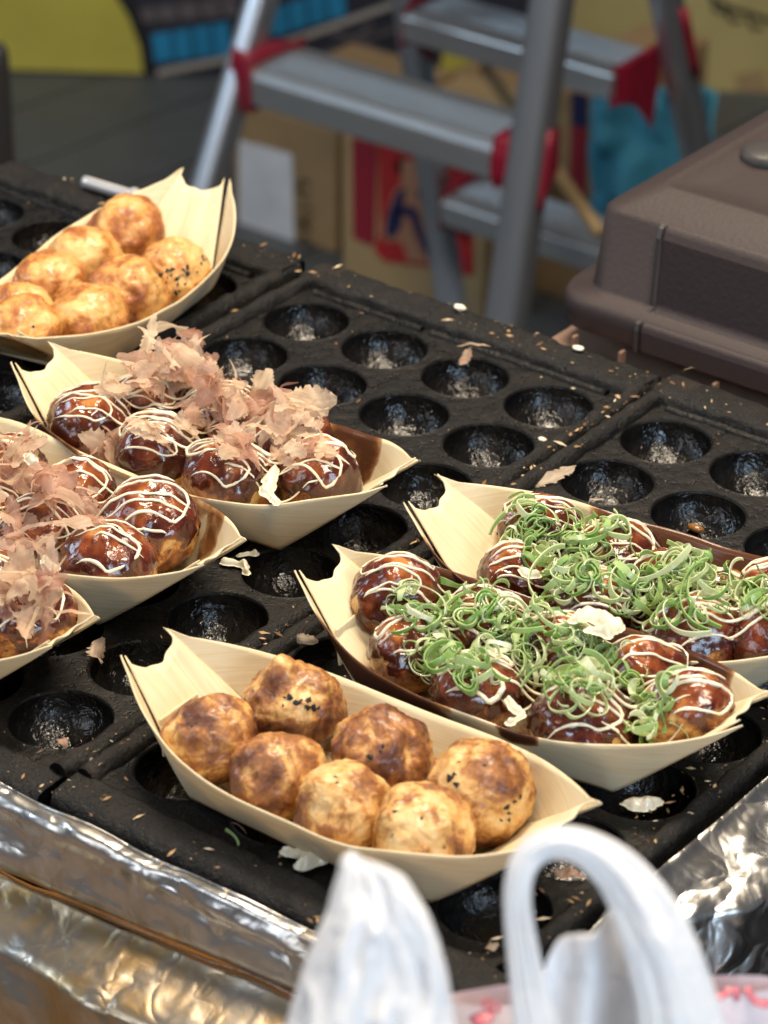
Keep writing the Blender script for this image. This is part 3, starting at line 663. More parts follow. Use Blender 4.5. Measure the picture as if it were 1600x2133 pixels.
# ------------------------------------------------------------------ aluminium foil around the front and right side
def crumple(p, seed, n=16, amp=1.0):
    # creased sheet: sum of folds along random straight lines, gently warped
    rg = np.random.default_rng(seed); h = np.zeros(len(p)); lo, hi = p.min(0), p.max(0)
    w = p+0.05*np.stack([vnoise(np.stack([p[:, 0]*1.7, p[:, 1]*1.7, p[:, 0]*0], 1), seed+k) for k in range(2)], 1)
    for _ in range(n):
        a = rg.uniform(0, math.pi); d = np.array([math.cos(a), math.sin(a)]); c = (lo+(hi-lo)*rg.random(2))@d
        x = w@d-c; L = rg.uniform(0.15, 0.9); h += rg.choice((-1, 1))*np.clip(np.abs(x), 0, L)/L*rg.uniform(0.3, 1.0)*L
    return h/math.sqrt(n)*amp
def build_foil():
    yf = -7.965*S - 0.003
    t = thing('aluminium_foil', 'creased aluminium foil wrapped along the front of the griddle', 'foil', (0.15, yf, -0.13))
    # upper strip
    nu, nv = 260, 22; V = []
    for i in range(nu):
        x = -0.26+0.66*i/(nu-1)
        w = 0.034-0.012*sstep(0.10, 0.36, x)
        for j in range(nv):
            f = j/(nv-1); V.append((x, yf-0.0015-f*w*0.24, 0.0035-f*w*0.94))
    V = np.array(V); f = np.tile(np.linspace(0, 1, nv), nu)
    q = np.stack([V[:, 0]*26, V[:, 2]*55, V[:, 0]*0+2], 1)
    cr = 0.0022+(1-np.abs(fbm(q*0.9, 3, 3)))*0.0008 + 0.00035*(1-np.abs(vnoise(q*4.1, 8)))
    cr = cr + crumple(np.stack([V[:, 0]*28, f*1.6], 1), 31, 60, 0.0042)
    mid = np.exp(-((f-0.48+0.25*np.sin(V[:, 0]*9))/0.10)**2)*0.0016
    env = sstep(0, 0.12, f)*(1-0.7*sstep(0.88, 1, f))
    V[:, 1] -= (cr-0.003+mid)*env; V[:, 2] += (cr-0.003)*env*0.8+0.0012*vnoise(np.stack([V[:, 0]*40, V[:, 0]*0, V[:, 0]*0], 1), 4)*(1-f)
    off = np.array([0.15, yf, -0.13])
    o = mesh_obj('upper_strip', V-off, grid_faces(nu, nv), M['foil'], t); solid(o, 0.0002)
    rim = V.reshape(nu, nv, 3)[:, 0]-off
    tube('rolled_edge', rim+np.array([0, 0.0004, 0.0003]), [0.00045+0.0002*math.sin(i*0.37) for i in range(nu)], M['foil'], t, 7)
    # greasy fold line
    P = []
    for i in range(80):
        x = -0.26+0.66*i/79; w = 0.034-0.012*float(sstep(0.10, 0.36, x))
        P.append((x-off[0], -0.0015-w*0.24+0.0006*math.sin(i*1.3), 0.0035-w*0.94-0.0015+0.0006*math.sin(i*0.7)-off[2]))
    tube('grease_line', P, [0.0007+0.0013*float(sstep(0.15, 0.26, -0.26+0.66*i/79))+0.0004*math.sin(i*0.9)*math.sin(i*0.31) for i in range(80)], M['oil'], t, 8)
    # lower skirt
    nu, nv = 220, 70; V = []
    for i in range(nu):
        x = -0.26+0.66*i/(nu-1); w = 0.034-0.012*float(sstep(0.10, 0.36, x))
        for j in range(nv):
            f = j/(nv-1); y = yf-0.002-w*0.24-f*0.030; z = 0.0035-w*0.94-0.002; z = z+(-0.13-z)*f
            V.append((x, y, z))
    V = np.array(V); f = np.tile(np.linspace(0, 1, nv), nu)
    q = np.stack([V[:, 0]*15+V[:, 2]*4, V[:, 2]*11, V[:, 0]*0], 1)
    cr = (np.abs(fbm(q*0.8, 21, 2)))*0.004 + 0.002 + crumple(np.stack([V[:, 0]*13, V[:, 2]*13], 1), 91, 60, 0.075)
    cr = cr-cr.max(); V[:, 1] += (cr+0.004)*sstep(0, 0.12, f)
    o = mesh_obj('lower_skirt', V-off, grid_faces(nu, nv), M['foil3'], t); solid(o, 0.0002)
    # right end wall
    xr = (4.284+3.62)*S+0.0058
    t = thing('aluminium_foil', 'crumpled aluminium foil hanging down the right side of the griddle', 'foil', (xr, -0.2, -0.13))
    nu, nv = 230, 80; V = []
    for i in range(nu):
        y = yf-0.012+(0.40)*i/(nu-1)
        for j in range(nv):
            f = j/(nv-1); V.append((xr+0.001+0.055*f**1.3, y, 0.0045-f*0.134))
    V = np.array(V); f = np.tile(np.linspace(0, 1, nv), nu)
    q = np.stack([V[:, 1]*34+V[:, 2]*22, V[:, 2]*11-V[:, 1]*6, V[:, 0]*0], 1)
    cr = 0.004 + np.abs(fbm(q*0.8, 41, 2))*0.005 + crumple(np.stack([V[:, 1]*22+V[:, 2]*12, V[:, 2]*7-V[:, 1]*3], 1), 63, 70, 0.060)
    cr = cr-cr.min(); V[:, 0] += cr*sstep(0, 0.10, f)+0.0006; V[:, 2] += 0.001*vnoise(np.stack([V[:, 1]*60, V[:, 0]*0, V[:, 0]*0], 1), 5)*(1-f)
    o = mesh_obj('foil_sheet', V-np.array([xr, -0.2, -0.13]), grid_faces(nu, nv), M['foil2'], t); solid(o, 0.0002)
build_foil()
ct = box('counter', -0.5, 0.9, -0.98, -0.30, -0.160, -0.1305, M['counter'], None, 0.004); tag(ct, kind='structure')

# ------------------------------------------------------------------ wooden boat trays
LT, WE, HT, LB, WB, RM, HM, RP = 0.0938, 0.0125, 0.0353, 0.0525, 0.0264, 0.0425, 0.0225, 3.0
def boat_rim(s):      # s in -1..1
    a = np.abs(s); return WE+(RM-WE)*(1-a**RP), HM+(HT-HM)*a**2
def boat_low(s):
    x = np.abs(s)*LT; t = np.clip((x-LB)/(LT-LB), 0, 1)
    return WB+0.0015*(1-(np.minimum(x, LB)/LB)**2)*(t == 0)+(WE-WB)*t, HT*t**1.05
def set_attr(o, name, val):
    val = np.asarray(val, np.float32)
    if val.ndim == 2: o.data.attributes.new(name, 'FLOAT_VECTOR', 'POINT').data.foreach_set('vector', val.ravel())
    else: o.data.attributes.new(name, 'FLOAT', 'POINT').data.foreach_set('value', val)
STAIN = {  # per boat: (side, centre along, half width, lowest height fraction)
 'B': [(-1, -0.47, 0.40, 0.15), (-1, 0.22, 0.10, 0.70), (1, -0.05, 0.62, 0.35), (1, 0.62, 0.16, 0.0), (1, -0.55, 0.16, 0.6)],
 'C': [(-1, -0.55, 0.34, 0.50), (-1, 0.15, 0.4, 0.6), (1, 0.05, 0.55, 0.10)],
 'D': [(-1, -0.58, 0.20, 0.50), (1, 0.52, 0.22, 0.05), (1, -0.2, 0.35, 0.7), (-1, 0.25, 0.08, 0.86)],
 'E': [(1, 0.30, 0.38, 0.55), (1, 0.66, 0.10, 0.1)], 'F': [(1, 0.3, 0.3, 0.6)]}
def build_boat(label, x, y, th, sauced=0.0, seed=0, roll=0.0, z=0.0012, flap=False, key=''):
    t = thing('boat_tray', label, 'food tray', (x, y, z), (roll, 0, th), 'veneer boat trays on the griddles')
    mat = M['veneer_sauce'] if sauced else M['veneer']
    n, m = 97, 11; s = np.linspace(-1, 1, n)
    rw, rz = boat_rim(s); lw, lz = boat_low(s)
    def grain(al, ac, k): return np.stack([al*14+seed*3.1, (ac+0.004*np.sin(al*30+seed))*330, np.full(len(al), k+seed*1.7)], 1)
    for side in (-1, 1):
        V = []; st = []
        for i in range(n):
            for j in range(m):
                f = j/(m-1); w = lw[i]+(rw[i]-lw[i])*(f**0.85); zz = lz[i]+(rz[i]-lz[i])*f
                V.append((s[i]*LT, side*w, zz)); st.append((s[i], f))
        V = np.array(V); st = np.array(st)
        V[:, 1] += side*0.0007*vnoise(np.stack([V[:, 0]*45, V[:, 2]*30, V[:, 0]*0+seed], 1), seed+side+5)
        V[:, 2] += st[:, 1]*0.0011*vnoise(np.stack([V[:, 0]*40, V[:, 0]*0, V[:, 0]*0+seed], 1), seed+side+9)
        # side walls run a little past the end panels into free points
        e = sstep(0.93, 1.0, np.abs(st[:, 0])); V[:, 0] += np.sign(st[:, 0])*e*0.0022; V[:, 2] += e*0.0022
        o = mesh_obj('side_wall', V, grid_faces(n, m), mat, t)
        set_attr(o, 'grain', grain(V[:, 0], V[:, 2]*1.15, side*2.0))
        if sauced:
            val = np.zeros(len(V))
            for (sd, c, wd, f0) in STAIN.get(key, []):
                if sd == side: val = np.maximum(val, sauced*np.exp(-((st[:, 0]-c)/wd)**4)*sstep(f0-0.22, f0+0.10, st[:, 1]+0.22*vnoise(np.stack([st[:, 0]*6, st[:, 0]*0, st[:, 0]*0], 1), seed+side*3)))
            set_attr(o, 'stain', val)
        solid(o, 0.0007)
    nb, mb = 30, 7; V = []
    for i in range(nb):
        xx = -LB+2*LB*i/(nb-1); w = WB+0.0015*(1-(xx/LB)**2)
        for j in range(mb): V.append((xx, (-1+2*j/(mb-1))*w*0.992, 0.0004))
    V = np.array(V); o = mesh_obj('base', V, grid_faces(nb, mb), mat, t)
    set_attr(o, 'grain', grain(V[:, 0], V[:, 1], 7.0))
    if sauced: set_attr(o, 'stain', np.full(len(V), 0.5*sauced))
    solid(o, 0.0007)
    # pleated end panels, hollow along the top edge
    for e in (-1, 1):
        na, nc = 26, 14; V = []; ff = []
        for i in range(na):
            u = -1+2*i/(na-1)
            for j in range(nc):
                f = j/(nc-1); top = 1.0-0.09*(1-u*u)+0.05*(abs(u) > 0.99)
                g = f*top; w = WB+(WE-WB)*g
                pleat = 0.0007*math.sin(u*9+seed)*f; ff.append(f)
                V.append((e*(LB+(LT-LB)*g-0.0012*f+pleat-0.0010), u*w*0.985, HT*g**1.05+0.0012-0.0015*(1-u*u)*f))
        V = np.array(V); V[:, 2] += 0.0005*vnoise(V*90, seed+3)
        o = mesh_obj('end_panel', V, grid_faces(na, nc), mat, t)
        set_attr(o, 'grain', grain(V[:, 0], V[:, 1]*0.9, 11.0+e))
        if sauced: set_attr(o, 'stain', 0.42*sauced*(1-sstep(0.0, 0.5, np.array(ff))))
        solid(o, 0.0007)
    if flap:
        V = np.array([(-0.0705, -0.020, 0.0075), (-0.0705, 0.004, 0.0075), (-0.0735, 0.004, 0.022), (-0.0735, -0.018, 0.022)])
        o = mesh_obj('end_flap', V, [(0, 1, 2, 3)], M['veneer'], t, False); set_attr(o, 'grain', grain(V[:, 0], V[:, 1], 17.0)); solid(o, 0.0012); bevel(o, 0.0008, 2)
    return t
rad = math.radians
BOATS = {
 'A': (0.2631, -0.3049, rad(1.71), 0.0, 'clean veneer boat of griddled plain balls at the very front'),
 'B': (0.2743, -0.2132, rad(4.52), 1.0, 'sauce-stained veneer boat with spring onions nearer the front of the two'),
 'C': (0.2730, -0.1386, rad(6.2), 0.9, 'sauce-stained veneer boat with spring onions cut by the right edge'),
 'D': (0.0696, -0.1523, rad(4.60), 0.75, 'veneer boat of sauced balls piled with bonito, nearest the empty wells'),
 'E': (0.0536, -0.2348, rad(-2.3), 0.55, 'veneer boat of sauced balls and bonito between two other bonito boats'),
 'F': (0.0478, -0.3152, rad(-1.2), 0.55, 'veneer boat with bonito cut off at the left edge, lowest of three'),
 'G': (-0.0723, -0.0588, rad(100.7), 0.0, 'clean veneer boat of golden plain balls at the back left'),
}
for i, (k, (x, y, th, st, lab)) in enumerate(BOATS.items()):
    build_boat(lab, x, y, th, st, seed=i*13+4, flap=k in 'AB', key=k, roll=rad(3) if k == 'C' else 0.0)

# ------------------------------------------------------------------ takoyaki balls
bm = bmesh.new(); bmesh.ops.create_icosphere(bm, subdivisions=5, radius=1.0)
bm.verts.ensure_lookup_table(); DIRS = np.array([v.co for v in bm.verts]); DIRS /= np.linalg.norm(DIRS, axis=1)[:, None]
TRIS = np.array([[v.index for v in f.verts] for f in bm.faces])
BALL_ME = bpy.data.meshes.new('ball_base'); bm.to_mesh(BALL_ME); bm.free()
BALL_ME.polygons.foreach_set('use_smooth', [True]*len(BALL_ME.polygons))
def ball_disp(d, seed, rough, bumps=()):
    o = np.full(3, seed*5.37)
    h = -0.02+0.095*vnoise(d*1.25+o, seed) + 0.050*fbm(d*2.6+o, seed+2, 2) + rough*(0.062*(0.5-np.abs(fbm(d*3.6+o, seed+5, 3))) + 0.020*(0.5-np.abs(fbm(d*10+o, seed+7, 3))) + 0.006*fbm(d*30+o, seed+9, 2))
    for (bx, by, bz, amp, wd) in bumps:
        c = np.array([bx, by, bz]); c = c/np.linalg.norm(c)
        h = h + amp*np.exp(-(1-(d@c))/wd)
    return h
def ball_point(d, B):
    d = d/np.linalg.norm(d, axis=1)[:, None]
    rr = B['r']*(1+ball_disp(d, B['seed'], B['rough'], B['bumps']))
    p = d*rr[:, None]; p[:, 2] *= 0.96
    return p
def layout(boat, lst):
    bx, by, th = BOATS[boat][:3]; ct_, st_ = math.cos(th), math.sin(th); L = []
    for px, py, wpx in lst:
        r = wpx/2/5150.0
        for _ in range(3): c = at_z(px, py, r*0.97+0.0022); r = wpx/2*((c-CC)@CF)/FPX
        L.append([(c[0]-bx)*ct_+(c[1]-by)*st_, -(c[0]-bx)*st_+(c[1]-by)*ct_, c[2], r])
    for it in range(30):
        for i in range(len(L)):
            for k in range(i):
                d = np.array(L[i][:2])-np.array(L[k][:2]); n_ = np.linalg.norm(d)+1e-9; want = 0.90*(L[i][3]+L[k][3])
                if n_ < want:
                    q = d/n_*(want-n_)*0.25
                    for a in (0, 1): L[i][a] += q[a]; L[k][a] -= q[a]
        for b in L:
            b[0] = max(-0.068, min(0.068, b[0]))
            sx = np.array(b[0]/LT); rw, rz = boat_rim(sx); lw, lz = boat_low(sx); lz = float(lz)
            b[2] = b[3]*0.97+0.0022+max(0.0, abs(b[0])+0.35*b[3]-LB)*0.30
            dy, dz = float(rw-lw), float(rz-lz); h = math.hypot(dy, dz); dy, dz = dy/h, dz/h
            lim = max(0.003, float(lw)-(0.88*b[3]-(b[2]-lz)*dy)/dz); b[1] = max(-lim, min(lim, b[1]))
    return [(np.array([bx+b[0]*ct_-b[1]*st_, by+b[0]*st_+b[1]*ct_, b[2]]), b[3]) for b in L]
def fit_in_boat(W, boat, gap=0.0009):
    # W: world points; press whatever would pass through a wall or end panel back inside it
    bx, by, th = BOATS[boat][:3]; ct_, st_ = math.cos(th), math.sin(th)
    lx = (W[:, 0]-bx)*ct_+(W[:, 1]-by)*st_; ly = -(W[:, 0]-bx)*st_+(W[:, 1]-by)*ct_; z = W[:, 2].copy()
    sx = np.clip(lx/LT, -1, 1); rw, rz = boat_rim(sx); lw, lz = boat_low(sx)
    z = np.maximum(z, lz+0.0022)
    f = np.clip((z-0.0012-lz)/np.maximum(rz-lz, 1e-4), 0, 1.25)
    lim = lw+(rw-lw)*np.minimum(f, 1.0)**0.85+np.maximum(f-1, 0)*(rz-lz)*0.9-gap-0.0006
    over = (np.abs(ly) > lim) & (f < 1.25)
    ly = np.where(over, np.sign(ly)*lim, ly)
    return np.stack([bx+lx*ct_-ly*st_, by+lx*st_+ly*ct_, z], 1)
def build_ball(label, c, r, seed, mat, group, rough=1.0, sauced=False, bumps=(), scorch=0.0, sauce_low=-0.15, boat=None):
    B = dict(c=c, r=r, seed=seed, rough=rough, bumps=bumps, boat=boat)
    t = thing('takoyaki', label, 'takoyaki', (c[0], c[1], 0.0022), group=group)
    V = ball_point(DIRS, B); org = np.array([c[0], c[1], 0.0022]); V = V+np.array([0, 0, c[2]-0.0022]); V = fit_in_boat(V+org, boat)-org
    me = BALL_ME.copy(); me.name = 'batter_ball'; me.vertices.foreach_set('co', V.astype(np.float32).ravel()); me.materials.clear(); me.materials.append(mat); me.update()
    at = me.attributes.new('scorch', 'FLOAT', 'POINT')
    at.data.foreach_set('value', (scorch+0.8*fbm(DIRS*1.6+seed, seed+50, 2)).astype(np.float32))
    link('batter_ball', me, t)
    B['t'] = t
    if sauced:
        d = DIRS; m = d[:, 2]-sauce_low+0.50*fbm(d*2.4+seed*1.7, seed+31, 3)
        keep = m > 0; fk = keep[TRIS].all(1); tri = TRIS[fk]; used = np.unique(tri); remap = -np.ones(len(d), int); remap[used] = np.arange(len(used))
        th = sstep(0.0, 0.16, m)*0.00085*(1+0.35*vnoise(d*6+seed, seed+8))-0.00008
        nv = (fit_in_boat(V+d*th[:, None]+org, boat, 0.0004)-org)[used]
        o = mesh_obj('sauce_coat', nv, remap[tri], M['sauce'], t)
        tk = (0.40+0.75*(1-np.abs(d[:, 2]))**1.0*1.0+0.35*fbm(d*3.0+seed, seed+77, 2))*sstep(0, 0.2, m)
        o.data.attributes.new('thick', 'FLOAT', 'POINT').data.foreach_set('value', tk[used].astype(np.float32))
    return B
def add_mayo(B, seed, ang, n=6, spread=0.80, rad_=0.0010, ext=0.93, shift=0.0):
    rg = np.random.default_rng(seed)
    a = np.array([math.cos(ang), math.sin(ang), 0]); b = np.array([-math.sin(ang), math.cos(ang), 0])
    P = []; R = []
    vs = np.linspace(-spread, spread, n)+rg.uniform(-0.05, 0.05, n)+shift
    for k, v in enumerate(vs):
        U = math.sqrt(max(0.05, ext**2-min(v*v, ext*ext-0.05)))*rg.uniform(0.82, 1.0)
        us = np.linspace(-U, U, 22)
        if k % 2: us = us[::-1]
        vv = v+0.05*np.sin(us*rg.uniform(2, 5)+rg.uniform(0, 6))-0.10*us*us
        for u, w in zip(us, vv):
            q = min(0.985, u*u+w*w); P.append(a*u+b*w+np.array([0, 0, math.sqrt(1-q)])); R.append(rad_*(0.35+1.25*rg.random()**1.2))
    P = np.array(P)
    for _ in range(2): P[1:-1] = 0.25*P[:-2]+0.5*P[1:-1]+0.25*P[2:]
    R = np.convolve(np.pad(R, 3, mode='edge'), np.ones(7)/7, 'valid')
    w = ball_point(P, B); nd = P/np.linalg.norm(P, axis=1)[:, None]
    R = R*np.minimum(1, np.minimum(np.arange(len(R)), np.arange(len(R))[::-1])/8+0.25)
    w = w+nd*(0.0008); w[:, 2] += B['c'][2]-0.0022
    org = np.array([B['c'][0], B['c'][1], 0.0022]); w = fit_in_boat(w+org, B['boat'], 0.0)-org
    # lightly thin the line so it looks squeezed from a bottle
    tube('mayonnaise_drizzle', w, R*1.12, M['mayo'], B['t'], 8, 0.8)

seed = 100
def plain(lst, mat, group, labs, scorch, boat):
    global seed
    pos = layout(boat, [q[:3] for q in lst])
    for (px, py, w, rough, bumps, sc), (c, r), lab in zip(lst, pos, labs):
        seed += 3; build_ball(lab, c, r, seed, mat, group, rough, False, bumps, sc+scorch, boat=boat)
plain([(440, 1553, 202, 1.0, (), 0.45), (612, 1478, 208, 1.3, ((-0.15, -0.1, 1.0, 0.34, 0.035), (0.5, 0.2, 0.7, 0.14, 0.05), (0.05, -0.6, 0.7, -0.10, 0.03)), 0.1), (584, 1626, 200, 1.1, ((0.5, 0.5, 0.6, 0.10, 0.06),), 0.35), (716, 1690, 210, 0.9, (), -0.35),
       (796, 1574, 212, 1.2, ((0.5, -0.3, 0.7, 0.10, 0.05), (0.75, -0.1, 0.5, -0.10, 0.03)), 0.25), (985, 1660, 232, 1.0, ((0.1, -0.5, 0.5, 0.06, 0.02),), 0.05), (890, 1730, 226, 0.9, ((0.55, -0.1, 0.7, 0.08, 0.02),), -0.5)],
      M['batter'], 'plain balls in the front boat',
      ['darkly griddled ball at the left end of the front boat', 'griddled ball with a torn peak and charred flecks in the front boat', 'mottled brown ball second in the near row of the front boat',
       'pale golden ball third in the near row of the front boat', 'brown ball with cream batter lumps in the far row of the front boat', 'large speckled ball at the right end of the front boat far row', 'pale ball nearest the white bag in the front boat'], 0.0, 'A')
plain([(247, 500, 168, 0.6, (), 0.1), (372, 572, 152, 1.2, ((-0.3, -0.6, 0.4, -0.06, 0.04),), -0.2), (148, 562, 160, 0.7, (), -0.1), (250, 622, 176, 1.3, ((-0.2, -0.2, 0.9, -0.12, 0.03), (0.3, 0.1, 0.8, 0.08, 0.05)), 0.3),
       (66, 604, 158, 0.8, ((0.1, -0.7, 0.2, -0.12, 0.03),), -0.1), (124, 668, 176, 0.9, (), 0.1), (-10, 655, 150, 0.7, (), 0.1), (-60, 690, 160, 0.7, (), 0.1)],
      M['batter_gold'], 'plain balls in the back boat',
      ['tall smooth golden ball at the far end of the back left boat', 'ball with black speckles by the tip of the back left boat', 'smooth golden ball second in the far row of the back left boat', 'knobbly golden ball with reddish dents in the back left boat',
       'dimpled golden ball third in the far row of the back left boat', 'browned ball at the near rim of the back left boat', 'golden ball cut by the left edge in the back left boat', 'golden ball at the left end of the back left boat'], 0.0, 'G')

SAUCED = {}
def sauced(key, lst, labs, group, mayo_n=6):
    global seed
    out = []
    for (c, r), lab in zip(layout(key, lst), labs):
        seed += 3
        B = build_ball(lab, c, r, seed, M['batter'], group, 0.7, True, (), 0.3, random.uniform(-0.35, 0.22), boat=key)
        add_mayo(B, seed, rad(37+random.uniform(-28, 22)), max(3, mayo_n-3+random.choice((0, 1))), rad_=random.uniform(0.00055, 0.0009), shift=random.uniform(-0.05, 0.12))
        out.append(B)
    SAUCED[key] = out
sauced('D', [(212, 885, 178), (335, 838, 180), (330, 950, 186), (455, 880, 180), (468, 1010, 196), (612, 925, 186), (660, 1002, 176)],
       ['sauced ball at the left end of the bonito boat by the wells', 'sauced ball under the tall bonito pile in the far row', 'sauced ball with close mayonnaise stripes second in the near row', 'sauced ball under bonito in the middle of the far row',
        'dark glossy ball in the near row at the centre of its boat', 'sauced ball at the right end of the far row under a pink flake', 'sauced ball with bare golden side at the right tip'], 'sauced balls in the bonito boat by the wells', 7)
sauced('E', [(300, 1105, 206), (218, 1168, 204), (140, 1045, 190), (70, 1128, 196), (-5, 1040, 190), (-70, 1100, 190)],
       ['large striped sauced ball at the right end of the middle bonito boat far row', 'dark glossy ball with one mayonnaise line at the right of the middle bonito boat', 'striped sauced ball second in the far row of the middle bonito boat', 'sauced ball second in the near row of the middle bonito boat',
        'sauced ball cut by the left edge in the middle bonito boat', 'sauced ball at the left end of the middle bonito boat'], 'sauced balls in the middle bonito boat', 5)
sauced('F', [(38, 1302, 196), (-20, 1235, 190), (-80, 1310, 190)], ['sauced ball at the right of the lowest bonito boat', 'sauced ball in the far row of the lowest bonito boat', 'sauced ball at the left end of the lowest bonito boat'], 'sauced balls in the lowest bonito boat', 5)
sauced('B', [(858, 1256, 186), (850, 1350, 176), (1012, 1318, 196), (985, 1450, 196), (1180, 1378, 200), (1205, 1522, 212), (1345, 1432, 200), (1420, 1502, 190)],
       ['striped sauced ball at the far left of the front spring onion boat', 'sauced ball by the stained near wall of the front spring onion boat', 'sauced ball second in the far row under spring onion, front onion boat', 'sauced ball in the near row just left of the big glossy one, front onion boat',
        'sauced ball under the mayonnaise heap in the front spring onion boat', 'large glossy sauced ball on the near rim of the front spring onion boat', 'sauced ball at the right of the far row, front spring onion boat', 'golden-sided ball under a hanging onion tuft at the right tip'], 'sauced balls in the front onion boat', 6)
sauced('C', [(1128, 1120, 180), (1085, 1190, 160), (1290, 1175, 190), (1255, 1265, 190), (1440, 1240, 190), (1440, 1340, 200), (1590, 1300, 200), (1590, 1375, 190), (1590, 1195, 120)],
       ['striped sauced ball at the left end of the rear spring onion boat', 'dark sauced ball low at the left of the rear spring onion boat', 'sauced ball second in the far row of the rear spring onion boat', 'sauced ball under onions at the middle of the rear spring onion boat', 'sauced ball third in the far row of the rear spring onion boat',
        'glossy sauced ball on the near rim of the rear spring onion boat', 'sauced ball cut by the right edge in the rear spring onion boat', 'sauced ball at the right corner of the rear spring onion boat rim', 'small dark sauced ball against the far wall at the right edge'], 'sauced balls in the rear onion boat', 6)

def top_z(x, y, balls, pad=1.0):
    z = 0.004; nrm = Vector((0, 0, 1))
    for B in balls:
        r = B['r']*pad; d2 = (x-B['c'][0])**2+(y-B['c'][1])**2
        if d2 < r*r:
            h = B['c'][2]+math.sqrt(r*r-d2)*0.96
            if h > z: z = h; nrm = Vector((x-B['c'][0], y-B['c'][1], math.sqrt(r*r-d2)+0.004)).normalized()
    # bridge the gaps between neighbours
    return max(z, 0.020), nrm

# charred flecks on the front boat's balls (stuck to the ball with the peak and the speckled ones)
def flecks(name_label, spots, parent_px):
    pass

bpy.context.view_layer.update()
from mathutils.bvhtree import BVHTree
def food_tree(balls):
    V = []; F = []
    for B in balls:
        for ch in B['t'].children:
            if ch.name.startswith('batter_ball'):
                me = ch.data; o = len(V); n_ = len(me.vertices); co = np.empty(n_*3, np.float32); me.vertices.foreach_get('co', co)
                V += [tuple(q) for q in co.reshape(-1, 3)+np.array([B['c'][0], B['c'][1], 0.0022])]; F += [(int(a)+o, int(b)+o, int(c)+o) for a, b, c in TRIS]
    return BVHTree.FromPolygons(V, F)
TREES = {k: food_tree(v) for k, v in SAUCED.items()}
def surf(key, px, py):
    loc, nrm, idx, dist = TREES[key].ray_cast(Vector(CC), Vector(ray(px, py)).normalized())
    if loc is None:
        p = at_z(px, py, 0.026); return Vector(p), Vector((0, 0, 1))
    n_ = (nrm+Vector((0, 0, 0.5))).normalized()
    return loc, n_
def drizzle(key, label, spacing, ang, seed_):
    rg = np.random.default_rng(seed_); bx, by, th = BOATS[key][:3]; ct_, st_ = math.cos(th), math.sin(th)
    ca, sa = math.cos(ang), math.sin(ang); P = []; R = []
    offs = np.arange(-0.075, 0.075, spacing)
    for k, o in enumerate(offs):
        o = o+rg.uniform(-0.3, 0.3)*spacing; pts = []
        bow = rg.uniform(-0.10, 0.10)
        for u in np.linspace(-0.075, 0.075, 150):
            lx = ca*u-sa*(o+bow*u*u*40*0.1); ly = sa*u+ca*(o+bow*u*u*40*0.1)+0.0006*math.sin(u*180+k)
            if abs(lx) > 0.074 or abs(ly) > 0.033-0.012*(abs(lx)/0.074)**2: continue
            x, y = bx+lx*ct_-ly*st_, by+lx*st_+ly*ct_
            loc, nr, _i, _d = TREES[key].ray_cast(Vector((x, y, 0.2)), Vector((0, 0, -1)))
            pts.append((x, y, (loc.z if loc is not None else 0.018)+0.0010, 0.0 if (loc is None or loc.z < 0.018) else 1.0))
        if len(pts) < 12: continue
        pts = np.array(pts); on_ = np.nonzero(pts[:, 3])[0]
        if len(on_) < 12: continue
        pts = pts[max(0, on_[0]-1):on_[-1]+2, :3]
        z = pts[:, 2].copy()
        for _ in range(26): z[1:-1] = np.maximum(pts[1:-1, 2], 0.5*(z[:-2]+z[2:])-0.00004)
        pts[:, 2] = z
        cut = slice(rg.integers(0, 6), len(pts)-rg.integers(0, 6)); pts = pts[cut]
        if k % 2: pts = pts[::-1]
        P.append(pts)
    geos = []
    for pts in P:
        r = 0.00062*(0.70+0.95*(0.5+0.5*vnoise(np.stack([np.arange(len(pts))*0.09, np.full(len(pts), rg.uniform(0, 50)), np.zeros(len(pts))], 1), seed_)))
        r = r*np.minimum(1, np.minimum(np.arange(len(r)), np.arange(len(r))[::-1])/5+0.3)
        geos.append(tube_geo(pts, r, 8, 0.65))
    v, f = merge(geos); o = mesh_obj('mayonnaise_drizzle', [tuple(np.array(q)-np.array([bx, by, 0.0])) for q in v], f, M['mayo']); o.location = (bx, by, 0)
    tag(o, label, 'mayonnaise', 'mayonnaise drizzles over whole boats')
drizzle('B', 'thin mayonnaise zigzag under the onions across the front spring onion boat', 0.0062, math.radians(34), 3)
drizzle('C', 'thin mayonnaise zigzag under the onions across the rear spring onion boat', 0.0062, math.radians(30), 4)
drizzle('D', 'thin mayonnaise zigzag across the bonito boat nearest the empty wells', 0.0056, math.radians(30), 5)
drizzle('E', 'thin mayonnaise zigzag across the middle of the three bonito boats', 0.0078, math.radians(38), 6)
drizzle('F', 'thin mayonnaise zigzag across the lowest bonito boat at the left edge', 0.0075, math.radians(36), 7)
